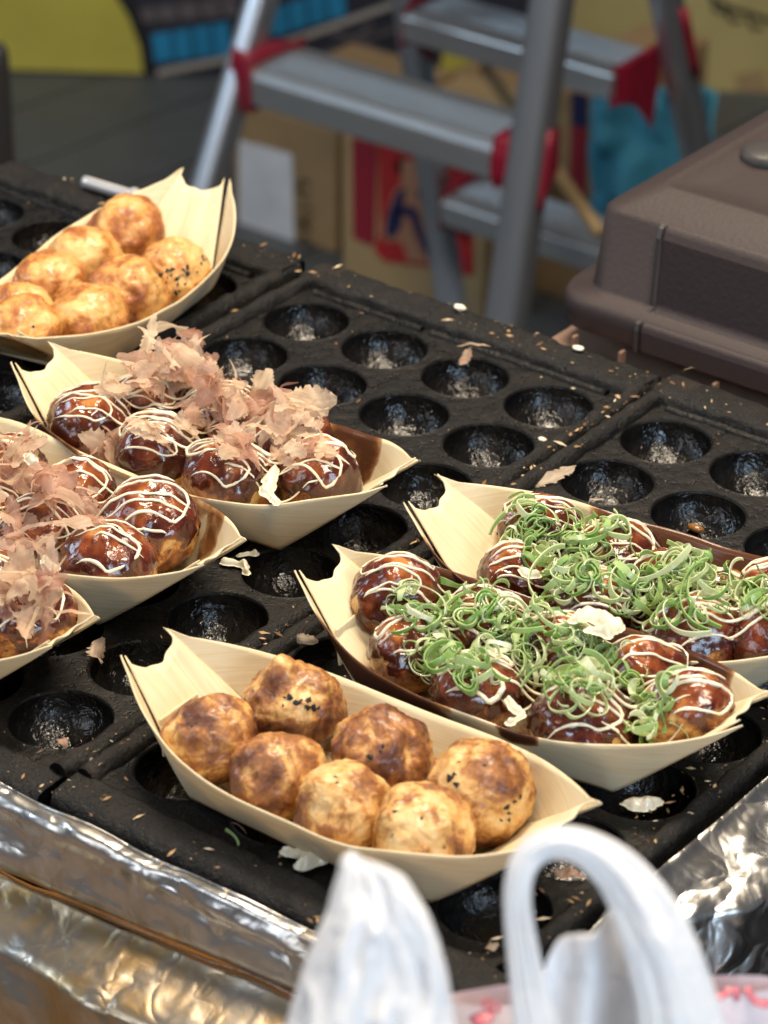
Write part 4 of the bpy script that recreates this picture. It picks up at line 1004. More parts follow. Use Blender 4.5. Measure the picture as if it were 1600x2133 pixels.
# ------------------------------------------------------------------ bonito flakes
def flake_mesh(seed):
    rg = np.random.default_rng(seed); nu, nv = 26, 9
    L = rg.uniform(0.013, 0.030); W = rg.uniform(0.005, 0.014) if rg.random() < 0.62 else rg.uniform(0.0008, 0.0024); bend = rg.choice((-1, 1))*rg.uniform(0.3, 3.0); tw = rg.uniform(-1.6, 1.6); cup = rg.uniform(-1.2, 1.2)
    V = []
    for i in range(nu):
        u = i/(nu-1)-0.5
        taper = (1-abs(2*u)**rg.uniform(2.2, 3.2))*0.8+0.2
        rag1, rag2 = rg.uniform(0.55, 1.12, 2)
        for j in range(nv):
            v = (j/(nv-1)-0.5)*2; k = rag1 if v < 0 else rag2
            y = v*W/2*taper*(k if abs(v) > 0.9 else 1)
            th = bend*u; R_ = L/bend if abs(bend) > 0.05 else 1e3
            x = R_*math.sin(th); z = R_*(1-math.cos(th)) + cup*y*y*60
            a = tw*u; V.append((x, y*math.cos(a)-z*0.0*math.sin(a), z+y*math.sin(a)))
    V = np.array(V); V += 0.0007*np.stack([vnoise(V*200, seed+k) for k in range(3)], 1)
    V[:, 2] += 0.0005*np.sin(V[:, 0]*600+V[:, 1]*300+seed)
    V -= V.mean(0)
    me = bpy.data.meshes.new('bonito_flake'); me.from_pydata([tuple(v) for v in V], [], grid_faces(nu, nv)); me.polygons.foreach_set('use_smooth', [True]*len(me.polygons)); me.materials.append(M['bonito'])
    return me
FLAKES = [flake_mesh(s) for s in range(900, 934)]
def put_flakes(key, spots, label, group, where=()):
    for si, (px, py, n, sp, lift, sc) in enumerate(spots):
        for _ in range(n):
            qx = px+random.gauss(0, sp); qy = py+random.gauss(0, sp*0.7); l = random.uniform(0.2, 1.0)*lift
            p, nrm = surf(key, qx, qy+l*2400); p = p+nrm*0.0012+Vector((0, 0, l))
            o = link('bonito_flake', random.choice(FLAKES)); tilt = 0.25+min(1.0, lift*48)
            q = nrm.to_track_quat('Z', 'Y')
            o.rotation_euler = (q.to_matrix() @ Euler((random.uniform(-tilt, tilt), random.uniform(-tilt, tilt), random.uniform(0, 6.28))).to_matrix()).to_euler()
            o.location = p; s = sc*random.uniform(0.75, 1.25); o.scale = (s, s, s)
            tag(o, (where[si]+' '+label) if where else label, 'bonito flake', group)
put_flakes('D', [(345, 782, 15, 32, 0.014, 1.15), (395, 775, 14, 28, 0.019, 1.15), (440, 825, 15, 32, 0.012, 1.15), (500, 842, 12, 30, 0.010, 1.1), (295, 802, 9, 28, 0.009, 1.05), (240, 800, 4, 14, 0.006, 1.1), (195, 925, 4, 14, 0.004, 1.3), (230, 905, 3, 14, 0.004, 1.1), (590, 868, 6, 22, 0.008, 1.2), (640, 870, 4, 18, 0.008, 1.2), (485, 935, 9, 22, 0.005, 1.1), (560, 900, 7, 28, 0.007, 0.9), (600, 945, 6, 24, 0.005, 0.9), (420, 890, 9, 30, 0.006, 0.9), (330, 905, 5, 26, 0.003, 0.8), (650, 945, 4, 20, 0.003, 0.8)],
           'in the bonito boat by the wells', 'bonito flakes on the boat by the wells',
  ['curled flake left in the tall pile', 'curled flake at the peak of the tall pile', 'curled flake right in the tall pile', 'pale flake at the pile right foot', 'flake at the pile left foot', 'reddish flake against the left wall', 'wide flake low on the leftmost ball', 'flake on top of the leftmost ball', 'pink flake on the right far ball', 'broad pale flake by the far right wall', 'orange flake on the dark middle ball', 'flake between the two right far balls', 'flake above the bare-sided right ball', 'flake in the middle between both rows', 'small flake on the close-striped near ball', 'small flake on the bare-sided right ball'])
put_flakes('E', [(20, 985, 15, 34, 0.014, 1.15), (80, 1005, 8, 28, 0.010, 1.15), (150, 1025, 4, 24, 0.006, 1.1), (110, 1055, 4, 26, 0.006, 1.2), (190, 1065, 3, 20, 0.004, 1.0), (40, 1130, 6, 28, 0.006, 1.1), (95, 1172, 6, 20, 0.008, 1.1), (40, 1185, 6, 22, 0.008, 1.1), (30, 950, 5, 24, 0.014, 1.0), (180, 1110, 4, 24, 0.003, 1.1)],
           'in the middle bonito boat', 'bonito flakes on the middle bonito boat',
  ['curled flake heaped at the left edge', 'curled flake left of the striped far ball', 'flake on the striped far ball', 'long pale flake across the middle', 'flake left of the large striped ball', 'flake on the near left ball', 'flake beside the dark glossy ball', 'flake at the near left rim', 'flake on the highest far left heap', 'flake left above the dark glossy ball'])
put_flakes('F', [(30, 1230, 8, 26, 0.012, 1.1), (85, 1245, 6, 18, 0.012, 1.1), (98, 1290, 4, 8, 0.010, 1.3), (10, 1265, 3, 22, 0.008, 1.0), (75, 1290, 2, 14, 0.006, 1.0)],
           'in the lowest bonito boat', 'bonito flakes on the lowest bonito boat',
  ['curled flake on the far heap', 'curled flake beside the right ball', 'long upright flake near the right tip', 'flake at the picture edge', 'flake on the right ball'])

# ------------------------------------------------------------------ spring onion rings
def onion_mesh(seed):
    rg = np.random.default_rng(seed); kind = rg.random()
    R0 = rg.uniform(0.0032, 0.0072); h = rg.uniform(0.0014, 0.0031); w = rg.uniform(0.0003, 0.0006)
    full = kind < 0.46; span = 2*math.pi if full else rg.uniform(0.9, 4.6); n = 34 if full else 28; R0 = R0 if full else R0*rg.uniform(0.9, 1.6)
    el = rg.uniform(0.55, 1.0); ph = rg.uniform(0, 6.28); warp = rg.uniform(0.0002, 0.0012); grow = 0 if full else rg.uniform(-0.0015, 0.003)
    geos = []; skin = []
    for k in range(2 if (full and rg.random() < 0.30) else 1):
        R = R0*(1-0.34*k); V = []
        for i in range(n):
            a = span*i/(n if full else n-1)
            rr = R*(1+0.10*math.sin(2*a+ph)+0.06*math.sin(3*a+ph*2))+grow*i/n
            x, y = rr*math.cos(a), rr*math.sin(a)*el; z = warp*math.sin(2*a+ph)
            nx, ny = math.cos(a), math.sin(a)
            hh = h*(0.85+0.2*math.sin(a*3+ph))
            for (o, q) in ((w/2, -hh/2), (w/2, hh/2), (0, hh/2+w*0.25), (-w/2, hh/2), (-w/2, -hh/2), (0, -hh/2-w*0.25)):
                V.append((x+nx*o, y+ny*o, z+q)); skin.append(1.0 if o > 0 else (0.4 if o == 0 else 0.0))
        m = 6; F = []
        for i in range(n if full else n-1):
            for j in range(m): a = i*m+j; b = ((i+1) % n)*m+j; F.append((a, b, ((i+1) % n)*m+(j+1) % m, i*m+(j+1) % m))
        if not full: F += [tuple(range(m)), tuple((n-1)*m+j for j in range(m))[::-1]]
        geos.append((V, F))
    V, F = merge(geos)
    me = bpy.data.meshes.new('onion_slice'); me.from_pydata(V, [], F); me.polygons.foreach_set('use_smooth', [True]*len(me.polygons)); me.materials.append(M['onion'])
    me.attributes.new('skin', 'FLOAT', 'POINT').data.foreach_set('value', np.array(skin, np.float32))
    me.set_sharp_from_angle(angle=0.8)
    return me
ONIONS = [onion_mesh(s) for s in range(300, 330)]
ONION_SPOTS = {}
def put_onions(key, spots, label, group, where=()):
    ONION_SPOTS[key] = spots
    for si, (px, py, n, sp) in enumerate(spots):
        for i in range(n):
            qx = px+random.gauss(0, sp); qy = py+random.gauss(0, sp*0.62); l = random.uniform(0.0, 0.0045)
            p, nrm = surf(key, qx, qy+l*2400); p = p+nrm*0.0018+Vector((0, 0, l))
            o = link('onion_slice', random.choice(ONIONS)); tilt = random.choice((0.2, 0.4, 0.85))
            q = nrm.to_track_quat('Z', 'Y')
            o.rotation_euler = (q.to_matrix() @ Euler((random.uniform(-tilt, tilt), random.uniform(-tilt, tilt), random.uniform(0, 6.28))).to_matrix()).to_euler()
            o.location = p; s = random.uniform(0.75, 1.2); o.scale = (s, s, s)
            tag(o, 'green onion slice '+where[si]+' '+label, 'onion slice', group)
put_onions('B', [(845, 1240, 5, 22), (870, 1290, 9, 20), (915, 1350, 12, 22), (900, 1380, 7, 18), (960, 1300, 6, 24), (1010, 1285, 10, 26), (975, 1400, 10, 22), (1040, 1350, 9, 24), (1090, 1310, 10, 26), (1130, 1350, 10, 24), (1150, 1300, 6, 22), (1100, 1400, 7, 22), (1190, 1370, 9, 24), (1180, 1430, 10, 22), (1215, 1440, 6, 20), (1250, 1380, 7, 24), (1300, 1420, 6, 22), (1340, 1490, 8, 16), (1345, 1530, 8, 13), (1380, 1430, 4, 18), (985, 1240, 3, 24)],
           'of the front onion boat', 'spring onion rings on the front onion boat',
  ['on the far left ball', 'right of the far left ball', 'in the left tuft', 'low in the left tuft', 'left of centre', 'on the second far ball', 'on the third near ball', 'just left of the middle', 'in the upper middle', 'in the very middle', 'above the middle by the far wall', 'below the middle', 'right of the middle', 'above the big glossy ball', 'right above the big glossy ball', 'below the mayonnaise heap', 'right of the mayonnaise heap', 'high in the hanging right tuft', 'low in the hanging right tuft', 'on the far right ball', 'near the stained far wall'])
put_onions('C', [(1095, 1070, 2, 10), (1110, 1105, 9, 20), (1150, 1130, 9, 20), (1135, 1165, 7, 20), (1240, 1125, 10, 22), (1190, 1190, 10, 22), (1215, 1210, 7, 20), (1165, 1225, 6, 20), (1300, 1215, 8, 24), (1360, 1240, 8, 24), (1400, 1180, 9, 24), (1440, 1195, 10, 24), (1390, 1225, 8, 22), (1470, 1230, 8, 22), (1530, 1230, 8, 24), (1570, 1245, 8, 22), (1420, 1285, 6, 22), (1320, 1270, 5, 22), (1600, 1270, 5, 20)],
           'of the rear onion boat', 'spring onion rings on the rear onion boat',
  ['at the far left top', 'on the left ball', 'right of the left ball', 'low on the left', 'on the second far ball', 'in the left middle', 'low in the left middle', 'by the near wall at left', 'between the two tufts', 'low between the two tufts', 'at the top of the right tuft', 'in the right tuft', 'low in the right tuft', 'right of the right tuft', 'close to the right edge', 'at the right edge', 'on the glossy near ball', 'by the near wall at the middle', 'in the right corner'])

def onion_shreds(key, spots, n, label):
    V = []; F = []; SK = []; TN = []; rg = np.random.default_rng(len(key)+n)
    wts = np.array([q[2] for q in spots], float); wts /= wts.sum()
    for _ in range(n):
        px, py, _c, sp = spots[rg.choice(len(spots), p=wts)]
        qx, qy = px+rg.normal(0, sp*1.7), py+rg.normal(0, sp*1.1); l = rg.uniform(0, 0.004)
        loc, nr, _i, _d = TREES[key].ray_cast(Vector(CC), Vector(ray(qx, qy+l*2400)).normalized())
        if loc is None: continue
        nrm = (nr+Vector((0, 0, 0.5))).normalized(); p = loc+nrm*0.0014+Vector((0, 0, l))
        me = random.choice(ONIONS); t = random.choice((0.2, 0.45, 1.0))
        R = nrm.to_track_quat('Z', 'Y').to_matrix() @ Euler((random.uniform(-t, t), random.uniform(-t, t), random.uniform(0, 6.28))).to_matrix()
        k = random.uniform(0.5, 0.85); n_ = len(me.vertices); co = np.empty(n_*3, np.float32); me.vertices.foreach_get('co', co); sk = np.empty(n_, np.float32); me.attributes['skin'].data.foreach_get('value', sk)
        W = co.reshape(-1, 3)*k @ np.array(R).T + np.array(p); o = len(V)
        V += [tuple(q) for q in W]; F += [tuple(i+o for i in f.vertices) for f in me.polygons]; SK += list(sk); TN += [random.random()**1.1*0.85]*n_
    o = mesh_obj('onion_shreds', V, F, M['onion_shred']); o.data.set_sharp_from_angle(angle=0.8)
    set_attr(o, 'skin', SK); set_attr(o, 'tone', TN); tag(o, label, 'onion shreds', kind='stuff')
onion_shreds('B', ONION_SPOTS['B'], 140, 'fine pale green onion slivers strewn over the front onion boat')
onion_shreds('C', ONION_SPOTS['C'], 120, 'fine pale green onion slivers strewn over the rear onion boat')

# ------------------------------------------------------------------ dropped bits
def blob(name, label, cat, px, py, pts, rads, z=0.0025, mat=None, group=None):
    # soft puddle: a small height field that is the union of overlapping drops along the stroke
    P = np.array([at_z(x, y, z) for x, y in pts]); c = at_z(px, py, z); P = P-c; R = np.array(rads, float)*0.8
    tt = np.linspace(0, len(P)-1, len(P)*6); Q = np.stack([np.interp(tt, range(len(P)), P[:, k]) for k in range(2)], 1); R = np.interp(tt, range(len(R)), R)
    m = 0.004; lo = Q.min(0)-R.max()-m; hi = Q.max(0)+R.max()+m; n = 72
    X, Y = np.meshgrid(np.linspace(lo[0], hi[0], n), np.linspace(lo[1], hi[1], n), indexing='ij'); X = X.ravel(); Y = Y.ravel()
    wob = 0.0009*vnoise(np.stack([X*260, Y*260, X*0+px], 1), 3)
    D = np.min(np.hypot(X[:, None]-Q[None, :, 0], Y[:, None]-Q[None, :, 1])-R[None], axis=1)+wob
    H = (0.0018+0.8*R.max())*np.sqrt(np.clip(-D/(R.max()*1.05), 0, 1))*(1+0.30*vnoise(np.stack([X*330, Y*330, X*0], 1), 8))
    V = np.stack([X, Y, H-0.0006], 1); F = [f for f in grid_faces(n, n) if min(D[list(f)]) < 0.0003]
    used = sorted({i for f in F for i in f}); mp = {k: i for i, k in enumerate(used)}
    o = mesh_obj(name, V[used], [tuple(mp[i] for i in f) for f in F], mat or M['mayo']); o.location = c; tag(o, label, cat, group); return o
G = 'dropped mayonnaise blobs'
blob('mayonnaise_blob', 'pale mayonnaise splat on the front griddle border below the plain balls', 'mayonnaise', 640, 1785, [(592, 1772), (615, 1778), (640, 1770), (652, 1790), (632, 1802), (660, 1790), (690, 1788)], [0.0012, 0.0028, 0.0035, 0.0042, 0.0035, 0.0035, 0.0012], 0.0022, group=G)
blob('mayonnaise_blob', 'pale mayonnaise smear on the right end of the griddle', 'mayonnaise', 1335, 1675, [(1296, 1672), (1318, 1676), (1345, 1674), (1380, 1668)], [0.001, 0.0035, 0.0042, 0.001], 0.002, group=G)
blob('mayonnaise_blob', 'thin mayonnaise dribble between the bonito boats and the empty well', 'mayonnaise', 500, 1170, [(462, 1170), (490, 1172), (508, 1178), (512, 1192)], [0.0012, 0.0020, 0.0018, 0.0010], 0.002, group=G)
blob('mayonnaise_blob', 'small glossy drop beside the mayonnaise dribble', 'mayonnaise', 518, 1152, [(500, 1156), (515, 1152), (530, 1152)], [0.0008, 0.002, 0.0014], 0.002, group=G)
blob('mayonnaise_blob', 'thick cream mayonnaise heap in the front spring onion boat', 'mayonnaise', 1240, 1290, [(1195, 1290), (1225, 1278), (1258, 1292), (1288, 1302), (1262, 1318), (1230, 1312)], [0.002, 0.0040, 0.0045, 0.0035, 0.0035, 0.002], 0.043, group=G)
blob('mayonnaise_blob', 'cream mayonnaise pool low at the left of the rear spring onion boat', 'mayonnaise', 1105, 1195, [(1085, 1185), (1100, 1195), (1122, 1198)], [0.0015, 0.0035, 0.002], 0.030, group=G)
blob('mayonnaise_blob', 'cream mayonnaise pool between dark balls of the boat by the wells', 'mayonnaise', 568, 998, [(572, 975), (562, 1000), (555, 1025), (575, 1045)], [0.0015, 0.0030, 0.0024, 0.0014], 0.030, group=G)
blob('mayonnaise_blob', 'cream mayonnaise lump under the flakes of the middle bonito boat', 'mayonnaise', 108, 1185, [(95, 1165), (108, 1185), (112, 1205)], [0.0015, 0.0032, 0.0018], 0.036, group=G)
blob('mayonnaise_blob', 'cream mayonnaise lump on top of the middle bonito boat far row', 'mayonnaise', 65, 955, [(52, 945), (66, 958), (80, 972)], [0.0012, 0.0030, 0.0016], 0.046, group=G)
blob('mayonnaise_blob', 'cream mayonnaise strand between the balls of the front spring onion boat', 'mayonnaise', 1085, 1470, [(1060, 1455), (1075, 1475), (1090, 1488), (1062, 1505)], [0.0012, 0.0022, 0.0020, 0.0010], 0.030, group=G)
def dropped_flake(px, py, label, sc, rz, z=0.0028, rx=0.25, k=0):
    p = at_z(px, py, z); o = link('bonito_flake', FLAKES[k]); o.location = tuple(p); o.rotation_euler = (rx, -0.15, rz); o.scale = (sc, sc, sc)
    tag(o, label, 'bonito flake', 'bonito flakes dropped on the griddle')
dropped_flake(1243, 1043, 'pale flake lying at the edge of a well behind the rear onion boat', 0.75, 0.6, k=3)
dropped_flake(1155, 990, 'pale narrow flake beside the plate joint above the rear onion boat', 0.8, 1.2, k=6)
dropped_flake(986, 718, 'orange flake on the back border of the middle plate', 0.7, 0.4, 0.0068, k=8)
dropped_flake(970, 745, 'orange flake on the rim of a back row well', 0.6, 1.9, k=9)
dropped_flake(1435, 768, 'orange scrap on the back border of the right plate', 0.4, 1.0, 0.0068, k=10)
dropped_flake(205, 1358, 'pale torn flake over a well left of the front boat', 0.8, 2.2, 0.004, 0.7, k=11)
dropped_flake(635, 1332, 'dark red dried flake by the plate joint left of the front onion boat', 0.55, 0.2, 0.004, 0.9, k=14)
dropped_flake(200, 1590, 'tan flake at the front end of the plate joint', 0.45, 0.0, 0.004, k=15)
dropped_flake(130, 1545, 'pale flake on the rim of the front left well', 0.4, 2.6, 0.003, k=16)
dropped_flake(1185, 1820, 'tan flake in a well behind the white bag handle', 0.7, 0.3, 0.002, k=17)
dropped_flake(1025, 1972, 'cream scrap on the front border between the bag handles', 0.3, 1.0, 0.003, k=18)
dropped_flake(495, 1720, 'thin pale splinter on the front border under the plain boat', 0.4, -0.3, 0.003, k=19)
o = link('onion_slice', ONIONS[5]); p = at_z(462, 1762, 0.003); o.location = tuple(p); o.rotation_euler = (0.5, 0.2, 1.0); o.scale = (0.8, 0.8, 0.8)
tag(o, 'lone green onion sliver on the front griddle border', 'onion slice', 'dropped spring onion')
for (px, py, lab, s) in ((1205, 725, 'small white crumb on the back border by the brown case', 0.0024), (958, 640, 'white smear of batter on the back edge', 0.0026), (1449, 1100, 'amber oily drop inside a well of the right plate', 0.0030), (1130, 915, 'white sliver at the plate joint', 0.0018)):
    rg = np.random.default_rng(px); bm = bmesh.new(); bmesh.ops.create_icosphere(bm, subdivisions=2, radius=1)
    for v in bm.verts: v.co = Vector((v.co.x*1.3, v.co.y*0.8, v.co.z*0.5))*s*rg.uniform(0.85, 1.15)
    me = bpy.data.meshes.new('crumb_lump'); bm.to_mesh(me); bm.free(); me.polygons.foreach_set('use_smooth', [True]*len(me.polygons)); me.materials.append(M['mayo'] if px != 1449 else M['oil'])
    o = link('batter_crumb', me); zz = 0.0068 if py < 760 else (0.0 if px != 1449 else -0.012); o.location = tuple(at_z(px, py, zz)); tag(o, lab, 'crumb', 'larger crumbs on the griddle')
# fine crumbs
def build_crumbs():
    rg = np.random.default_rng(5); V = []; F = []; T = []
    def crumb(p, s, el):
        b = len(V); a = rg.uniform(0, 6.28); ca, sa = math.cos(a), math.sin(a); tone = rg.random()**0.8
        pts = [(-el, 0, 0), (0, -0.45, 0), (el, rg.uniform(-.3, .3), 0), (0.1, 0.5, 0), (0, 0, rg.uniform(0.3, 0.7))]
        for x, y, z in pts: V.append((p[0]+s*(x*ca-y*sa), p[1]+s*(x*sa+y*ca), p[2]+s*z)); T.append(tone)
        F.extend([(b, b+1, b+4), (b+1, b+2, b+4), (b+2, b+3, b+4), (b+3, b, b+4), (b+3, b+2, b+1, b)])
    def scatter(n, x0, x1, y0, y1, z, smin, smax):
        for _ in range(n):
            x, y = rg.uniform(x0, x1), rg.uniform(y0, y1)
            if z < 0.002:
                ok = True
                for ox, oy in ((0, 0), (4.284*S, 0.1*S), (-4.29*S-0.005, -0.1*S)):
                    c = round((x-ox)/S); r = round((oy-y)/S)
                    if 0 <= c <= 3 and 0 <= r <= 7 and math.hypot(x-ox-c*S, y-oy+r*S) < RW*1.05: ok = False
                if not ok: continue
            crumb((x, y, z), smin+(smax-smin)*rg.random()**3, rg.uniform(0.6, 2.2))
    scatter(420, -0.2, 0.36, -0.345, 0.028, 0.0002, 0.0003, 0.0016)
    scatter(170, -0.2, 0.36, 0.031, 0.048, 0.0056, 0.0003, 0.0019)
    scatter(80, 0.0, 0.36, -0.365, -0.349, 0.0024, 0.0003, 0.0016)
    scatter(190, 3.5*S, 3.80*S, -0.34, 0.03, 0.0050, 0.0003, 0.0020)
    scatter(160, 4.9*S+3*S-0.02, 4.284*S+3.64*S, -0.35, 0.0, 0.0048, 0.0003, 0.0016)
    for k in range(60):
        x = rg.uniform(0.12, 0.33); f = rg.random(); w = 0.034-0.012*float(sstep(0.10, 0.36, x)); tone = None
        crumb((x, -7.965*S-0.0060-f*w*0.24, 0.0045-f*w*0.94+0.001), 0.0003+0.0011*rg.random()**3, 0.9)
    o = mesh_obj('crumbs', V, F, M['crumb'], None, False); o.data.attributes.new('tone', 'FLOAT', 'POINT').data.foreach_set('value', np.array(T, np.float32))
    tag(o, 'fine tan and brown crumbs strewn over the griddle', 'crumbs', kind='stuff')
build_crumbs()
# charred flecks stuck on plain balls
def build_flecks():
    rg = np.random.default_rng(77)
    spots = [(590, 1457, 16, 5), (652, 1475, 26, 9), (640, 1465, 20, 5), (955, 1588, 7, 3), (945, 1612, 9, 3), (1078, 1672, 9, 4), (1012, 1592, 5, 2), (345, 580, 26, 12), (385, 560, 16, 6), (360, 600, 22, 8), (415, 545, 14, 4), (245, 660, 4, 1), (70, 682, 4, 1), (790, 1560, 20, 3), (420, 1500, 30, 2), (1040, 1700, 24, 4), (930, 1640, 20, 3), (700, 1640, 30, 2), (850, 1690, 30, 2)]
    dg = bpy.context.evaluated_depsgraph_get(); dg.update()
    C = Vector(CC); groups = {}
    for px, py, sp, n in spots:
        for _ in range(n):
            x, y = px+rg.normal(0, sp*0.5), py+rg.normal(0, sp*0.45)
            hit, loc, nrm, idx, ob, mtx = scene.ray_cast(dg, C, Vector(ray(x, y)))
            if not hit or ob.name.split('.')[0] != 'batter_ball': continue
            s = rg.uniform(0.0006, 0.0017) if sp > 8 else rg.uniform(0.0006, 0.0011)
            b = []
            a1 = nrm.orthogonal().normalized(); a2 = nrm.cross(a1); k = 7
            ring = []
            for j in range(k):
                a = 2*math.pi*j/k; rr = s*rg.uniform(0.5, 1.5); ring.append(loc+a1*rr*math.cos(a)+a2*rr*math.sin(a)-nrm*0.0002)
            ring.append(loc+nrm*0.0004)
            groups.setdefault(ob.parent.name, []).append(([tuple(v) for v in ring], [(j, (j+1) % k, k) for j in range(k)]))
    for nm, geos in groups.items():
        par = bpy.data.objects[nm]; v, f = merge(geos); off = par.matrix_world.translation
        o = mesh_obj('charred_flecks', [tuple(Vector(q)-off) for q in v], f, M['char'], par, False)
bpy.context.view_layer.update()
build_flecks()

# ------------------------------------------------------------------ white carrier bag in front, printed packet behind it
def build_bag():
    DB = 0.80
    root_p = at_d(1060, 2133, DB); root = np.array([root_p[0], root_p[1], -0.1305])
    t = thing('carrier_bag', 'white plastic carrier bag with knotted up handles standing in front of the griddle', 'bag', tuple(root))
    RH = np.array([CR[0], CR[1], 0]); RH /= np.linalg.norm(RH); FH = np.array([CF[0], CF[1], 0]); FH /= np.linalg.norm(FH)
    k = DB/FPX
    # left handle: bunched film, closed pleated section
    rows = [(1781, 742, 14, 0.002), (1786, 746, 52, 0.004), (1798, 757, 96, 0.006), (1820, 775, 140, 0.008), (1860, 780, 178, 0.010), (1900, 787, 214, 0.012), (1960, 784, 266, 0.014), (2040, 779, 315, 0.017), (2133, 771, 358, 0.020), (2260, 770, 420, 0.024), (2420, 800, 520, 0.030)]
    n = 120; V = []
    yy = np.linspace(1781, 2420, 90)
    A_, Y_ = np.meshgrid(np.linspace(0, 2*math.pi, 121)[:-1], yy)
    q_ = np.stack([np.cos(A_)*1.9, np.sin(A_)*1.9, Y_*0.0035], -1).reshape(-1, 3)
    LN = (0.7*fbm(q_, 12, 2)+0.7*(0.5-np.abs(fbm(q_*2.0, 14, 2)))).reshape(A_.shape)
    cx = np.interp(yy, [r[0] for r in rows], [r[1] for r in rows]); ww = np.interp(yy, [r[0] for r in rows], [r[2] for r in rows]); dd = np.interp(yy, [r[0] for r in rows], [r[3] for r in rows])
    for i, y in enumerate(yy):
        for q in range(n):
            a = 2*math.pi*q/n
            f = (y-1781)/350
            pl = 1+0.42*float(LN[i, q])
            top = -18*math.exp(-((math.cos(a)-0.55)/0.25)**2)*math.exp(-f*3)*0
            V.append(at_d(cx[i]+ww[i]/2*math.cos(a)*(0.93+0.07*pl), y+top+10*math.cos(a)*math.exp(-f*6), DB) + CF*(dd[i]*pl*math.sin(a)))
    V = np.array(V)-root
    mesh_obj('handle', V, grid_faces(len(yy), n) + [(i*n+n-1, (i+1)*n+n-1, (i+1)*n, i*n) for i in range(len(yy)-1)], M['bag'], t)
    # right handle: loop of gathered film
    path = [(1450, 2420, 300), (1436, 2240, 230), (1425, 2133, 172), (1394, 2010, 158), (1356, 1920, 144), (1328, 1870, 124), (1292, 1820, 104), (1232, 1777, 82), (1172, 1759, 68), (1116, 1777, 66), (1087, 1820, 60), (1079, 1880, 58), (1086, 1950, 63), (1100, 2050, 75), (1114, 2133, 92), (1130, 2240, 120), (1150, 2420, 200)]
    P = np.array(path, float); tt = np.linspace(0, len(P)-1, 150); Q = np.stack([np.interp(tt, range(len(P)), P[:, c]) for c in range(3)], 1)
    for _ in range(25): Q[1:-1] = 0.25*Q[:-2]+0.5*Q[1:-1]+0.25*Q[2:]
    tg = np.gradient(Q[:, :2], axis=0); tg /= np.linalg.norm(tg, axis=1)[:, None]; nm = np.stack([-tg[:, 1], tg[:, 0]], 1)
    n = 72; V = []
    A_, Y_ = np.meshgrid(np.linspace(0, 2*math.pi, 73)[:-1], np.arange(len(Q)))
    q_ = np.stack([np.cos(A_)*1.7, np.sin(A_)*1.7, Y_*0.018], -1).reshape(-1, 3)
    RN = (0.7*fbm(q_, 42, 2)+0.8*(0.5-np.abs(fbm(q_*2.0, 44, 2)))).reshape(A_.shape)
    for i in range(len(Q)):
        for q in range(n):
            a = 2*math.pi*q/n; f = i/len(Q)
            pl = 1+0.45*float(RN[i, q])
            w = Q[i, 2]/2*math.cos(a)
            p = Q[i, :2]+nm[i]*w
            V.append(at_d(p[0], p[1], DB)+CF*((0.0035+Q[i, 2]*k*0.12)*pl*math.sin(a)+0.012*math.sin(math.pi*f)))
    V = np.array(V)-root
    mesh_obj('handle', V, grid_faces(len(Q), n) + [(i*n+n-1, (i+1)*n+n-1, (i+1)*n, i*n) for i in range(len(Q)-1)], M['bag'], t)
    # film between the loop legs, the cut edge of the far panel
    nu, nv = 50, 40; V = []
    xs = np.linspace(1122, 1400, nu)
    top = np.interp(xs, [1122, 1138, 1160, 1210, 1278, 1330, 1400], [2090, 2000, 1968, 1934, 1905, 1893, 1900])
    for i in range(nu):
        for j in range(nv):
            y = top[i]+(2420-top[i])*j/(nv-1)
            V.append(at_d(xs[i], y, DB+0.022)+FH*0.004*math.sin(i*0.24+j*0.05))
    V = np.array(V); V += np.outer(0.003*fbm(V*60, 3, 3), FH)
    o = mesh_obj('back_panel', V-root, grid_faces(nu, nv), M['bag'], t); solid(o, 0.0003)
    # body standing on the counter
    zt = at_d(1060, 2330, DB)[2]; n = 140; m = 60; V = []
    c0 = at_d(1080, 2330, DB)
    for i in range(m):
        f = i/(m-1); z = zt+(-0.1295-zt)*f
        hw = 0.058+0.040*math.sin(min(1, f*1.6)*math.pi/2)-0.010*max(0, f-0.9)*10; hd = 0.020+0.050*math.sin(min(1, f*1.5)*math.pi/2)-0.010*max(0, f-0.9)*10
        for q in range(n):
            a = 2*math.pi*q/n; pl = 1+0.05*math.sin(9*a+3*f)*(1-f*0.6)+0.04*math.sin(17*a-4*f)
            c, s = math.cos(a), math.sin(a); c = math.copysign(abs(c)**0.8, c); s = math.copysign(abs(s)**0.8, s)
            V.append(c0+RH*hw*c*pl+FH*hd*s*pl+np.array([0, 0, z-c0[2]]))
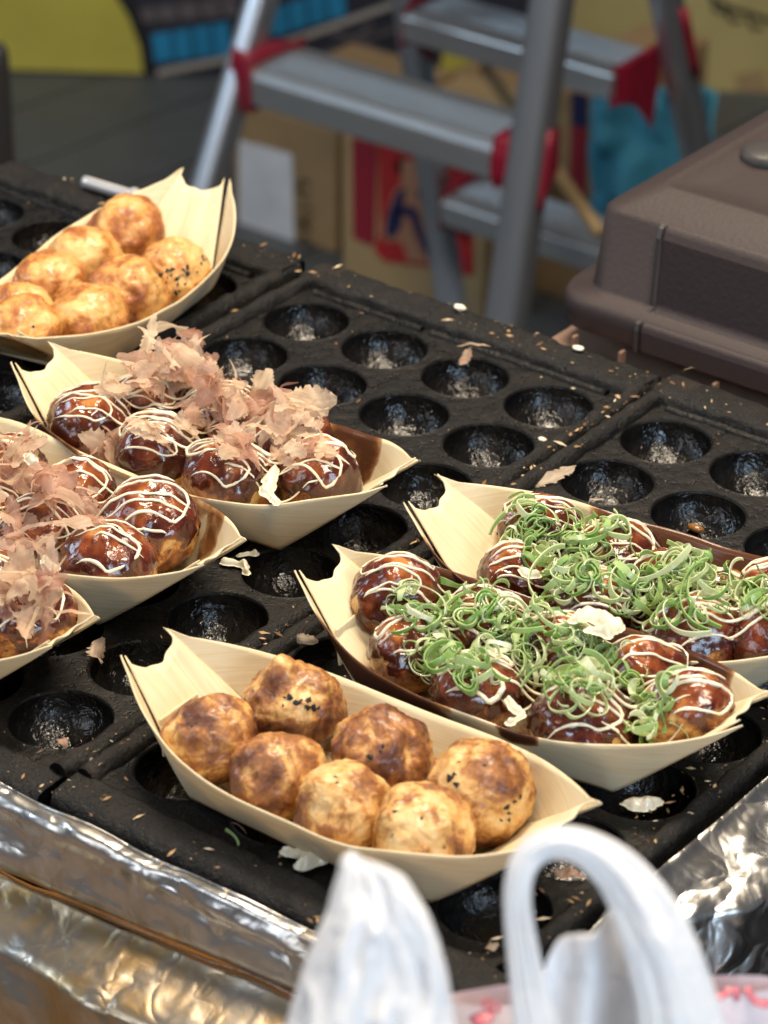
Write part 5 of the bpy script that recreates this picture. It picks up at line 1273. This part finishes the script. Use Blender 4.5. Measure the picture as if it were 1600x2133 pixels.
    V = np.array(V); V += 0.0025*np.stack([fbm(V*40, 60+q, 2) for q in range(3)], 1); V[:, 2] = np.maximum(V[:, 2], -0.130)
    mesh_obj('bag_body', V-root, grid_faces(m, n) + [(i*n+n-1, (i+1)*n+n-1, (i+1)*n, i*n) for i in range(m-1)] + [tuple((m-1)*n+q for q in range(n))], M['bag'], t)
    # printed packet, a filled pouch
    DP = 0.92
    pr_ = at_d(1270, 2133, DP); rp = np.array([pr_[0], pr_[1], -0.1305])
    t2 = thing('snack_packet', 'pink and white printed plastic packet standing behind the carrier bag', 'packet', tuple(rp))
    nu, nv = 60, 40
    def surf(u, v, sgn):      # u 0..1 across, v 0..1 down
        x = 925+u*720; ytop = 2082-34*u
        p = at_d(x, ytop, DP); z = p[2]+(-0.129-p[2])*v
        bul = 0.020*math.sin(math.pi*min(1, max(0, u)))**0.6*math.sin(math.pi*(0.06+0.94*v))**0.7
        return np.array([p[0], p[1], z])+FH*sgn*bul
    for sgn, nm_ in ((-1, 'front_film'), (1, 'back_film')):
        V = np.array([surf(i/(nu-1), j/(nv-1), sgn) for i in range(nu) for j in range(nv)])
        V += np.outer(0.0015*vnoise(V*70, 5+sgn), FH)*1.0
        o = mesh_obj(nm_, V-rp, grid_faces(nu, nv), M['pink'], t2)
    def stroke(pts, r):
        P = [np.array(at_d(x, y, DP-0.004))-rp for x, y in pts]; P = np.array(P)
        tube('printed_letter', P, r, M['pinkred'], t2, 8, 0.12)
    stroke([(1478, 2062), (1486, 2072), (1500, 2076), (1514, 2070), (1520, 2058)], 0.0011)
    stroke([(1531, 2057), (1534, 2070), (1538, 2084)], 0.0012)
    stroke([(1556, 2056), (1562, 2072), (1574, 2086), (1588, 2092), (1606, 2090)], 0.0012)
    stroke([(985, 2133), (1005, 2118), (1025, 2112)], 0.003)
    for cx_, cy_ in ((1032, 2100), (1015, 2090)):
        stroke([(cx_+9*math.cos(a), cy_+9*math.sin(a)) for a in np.linspace(0, 6.0, 12)], 0.0005)
build_bag()
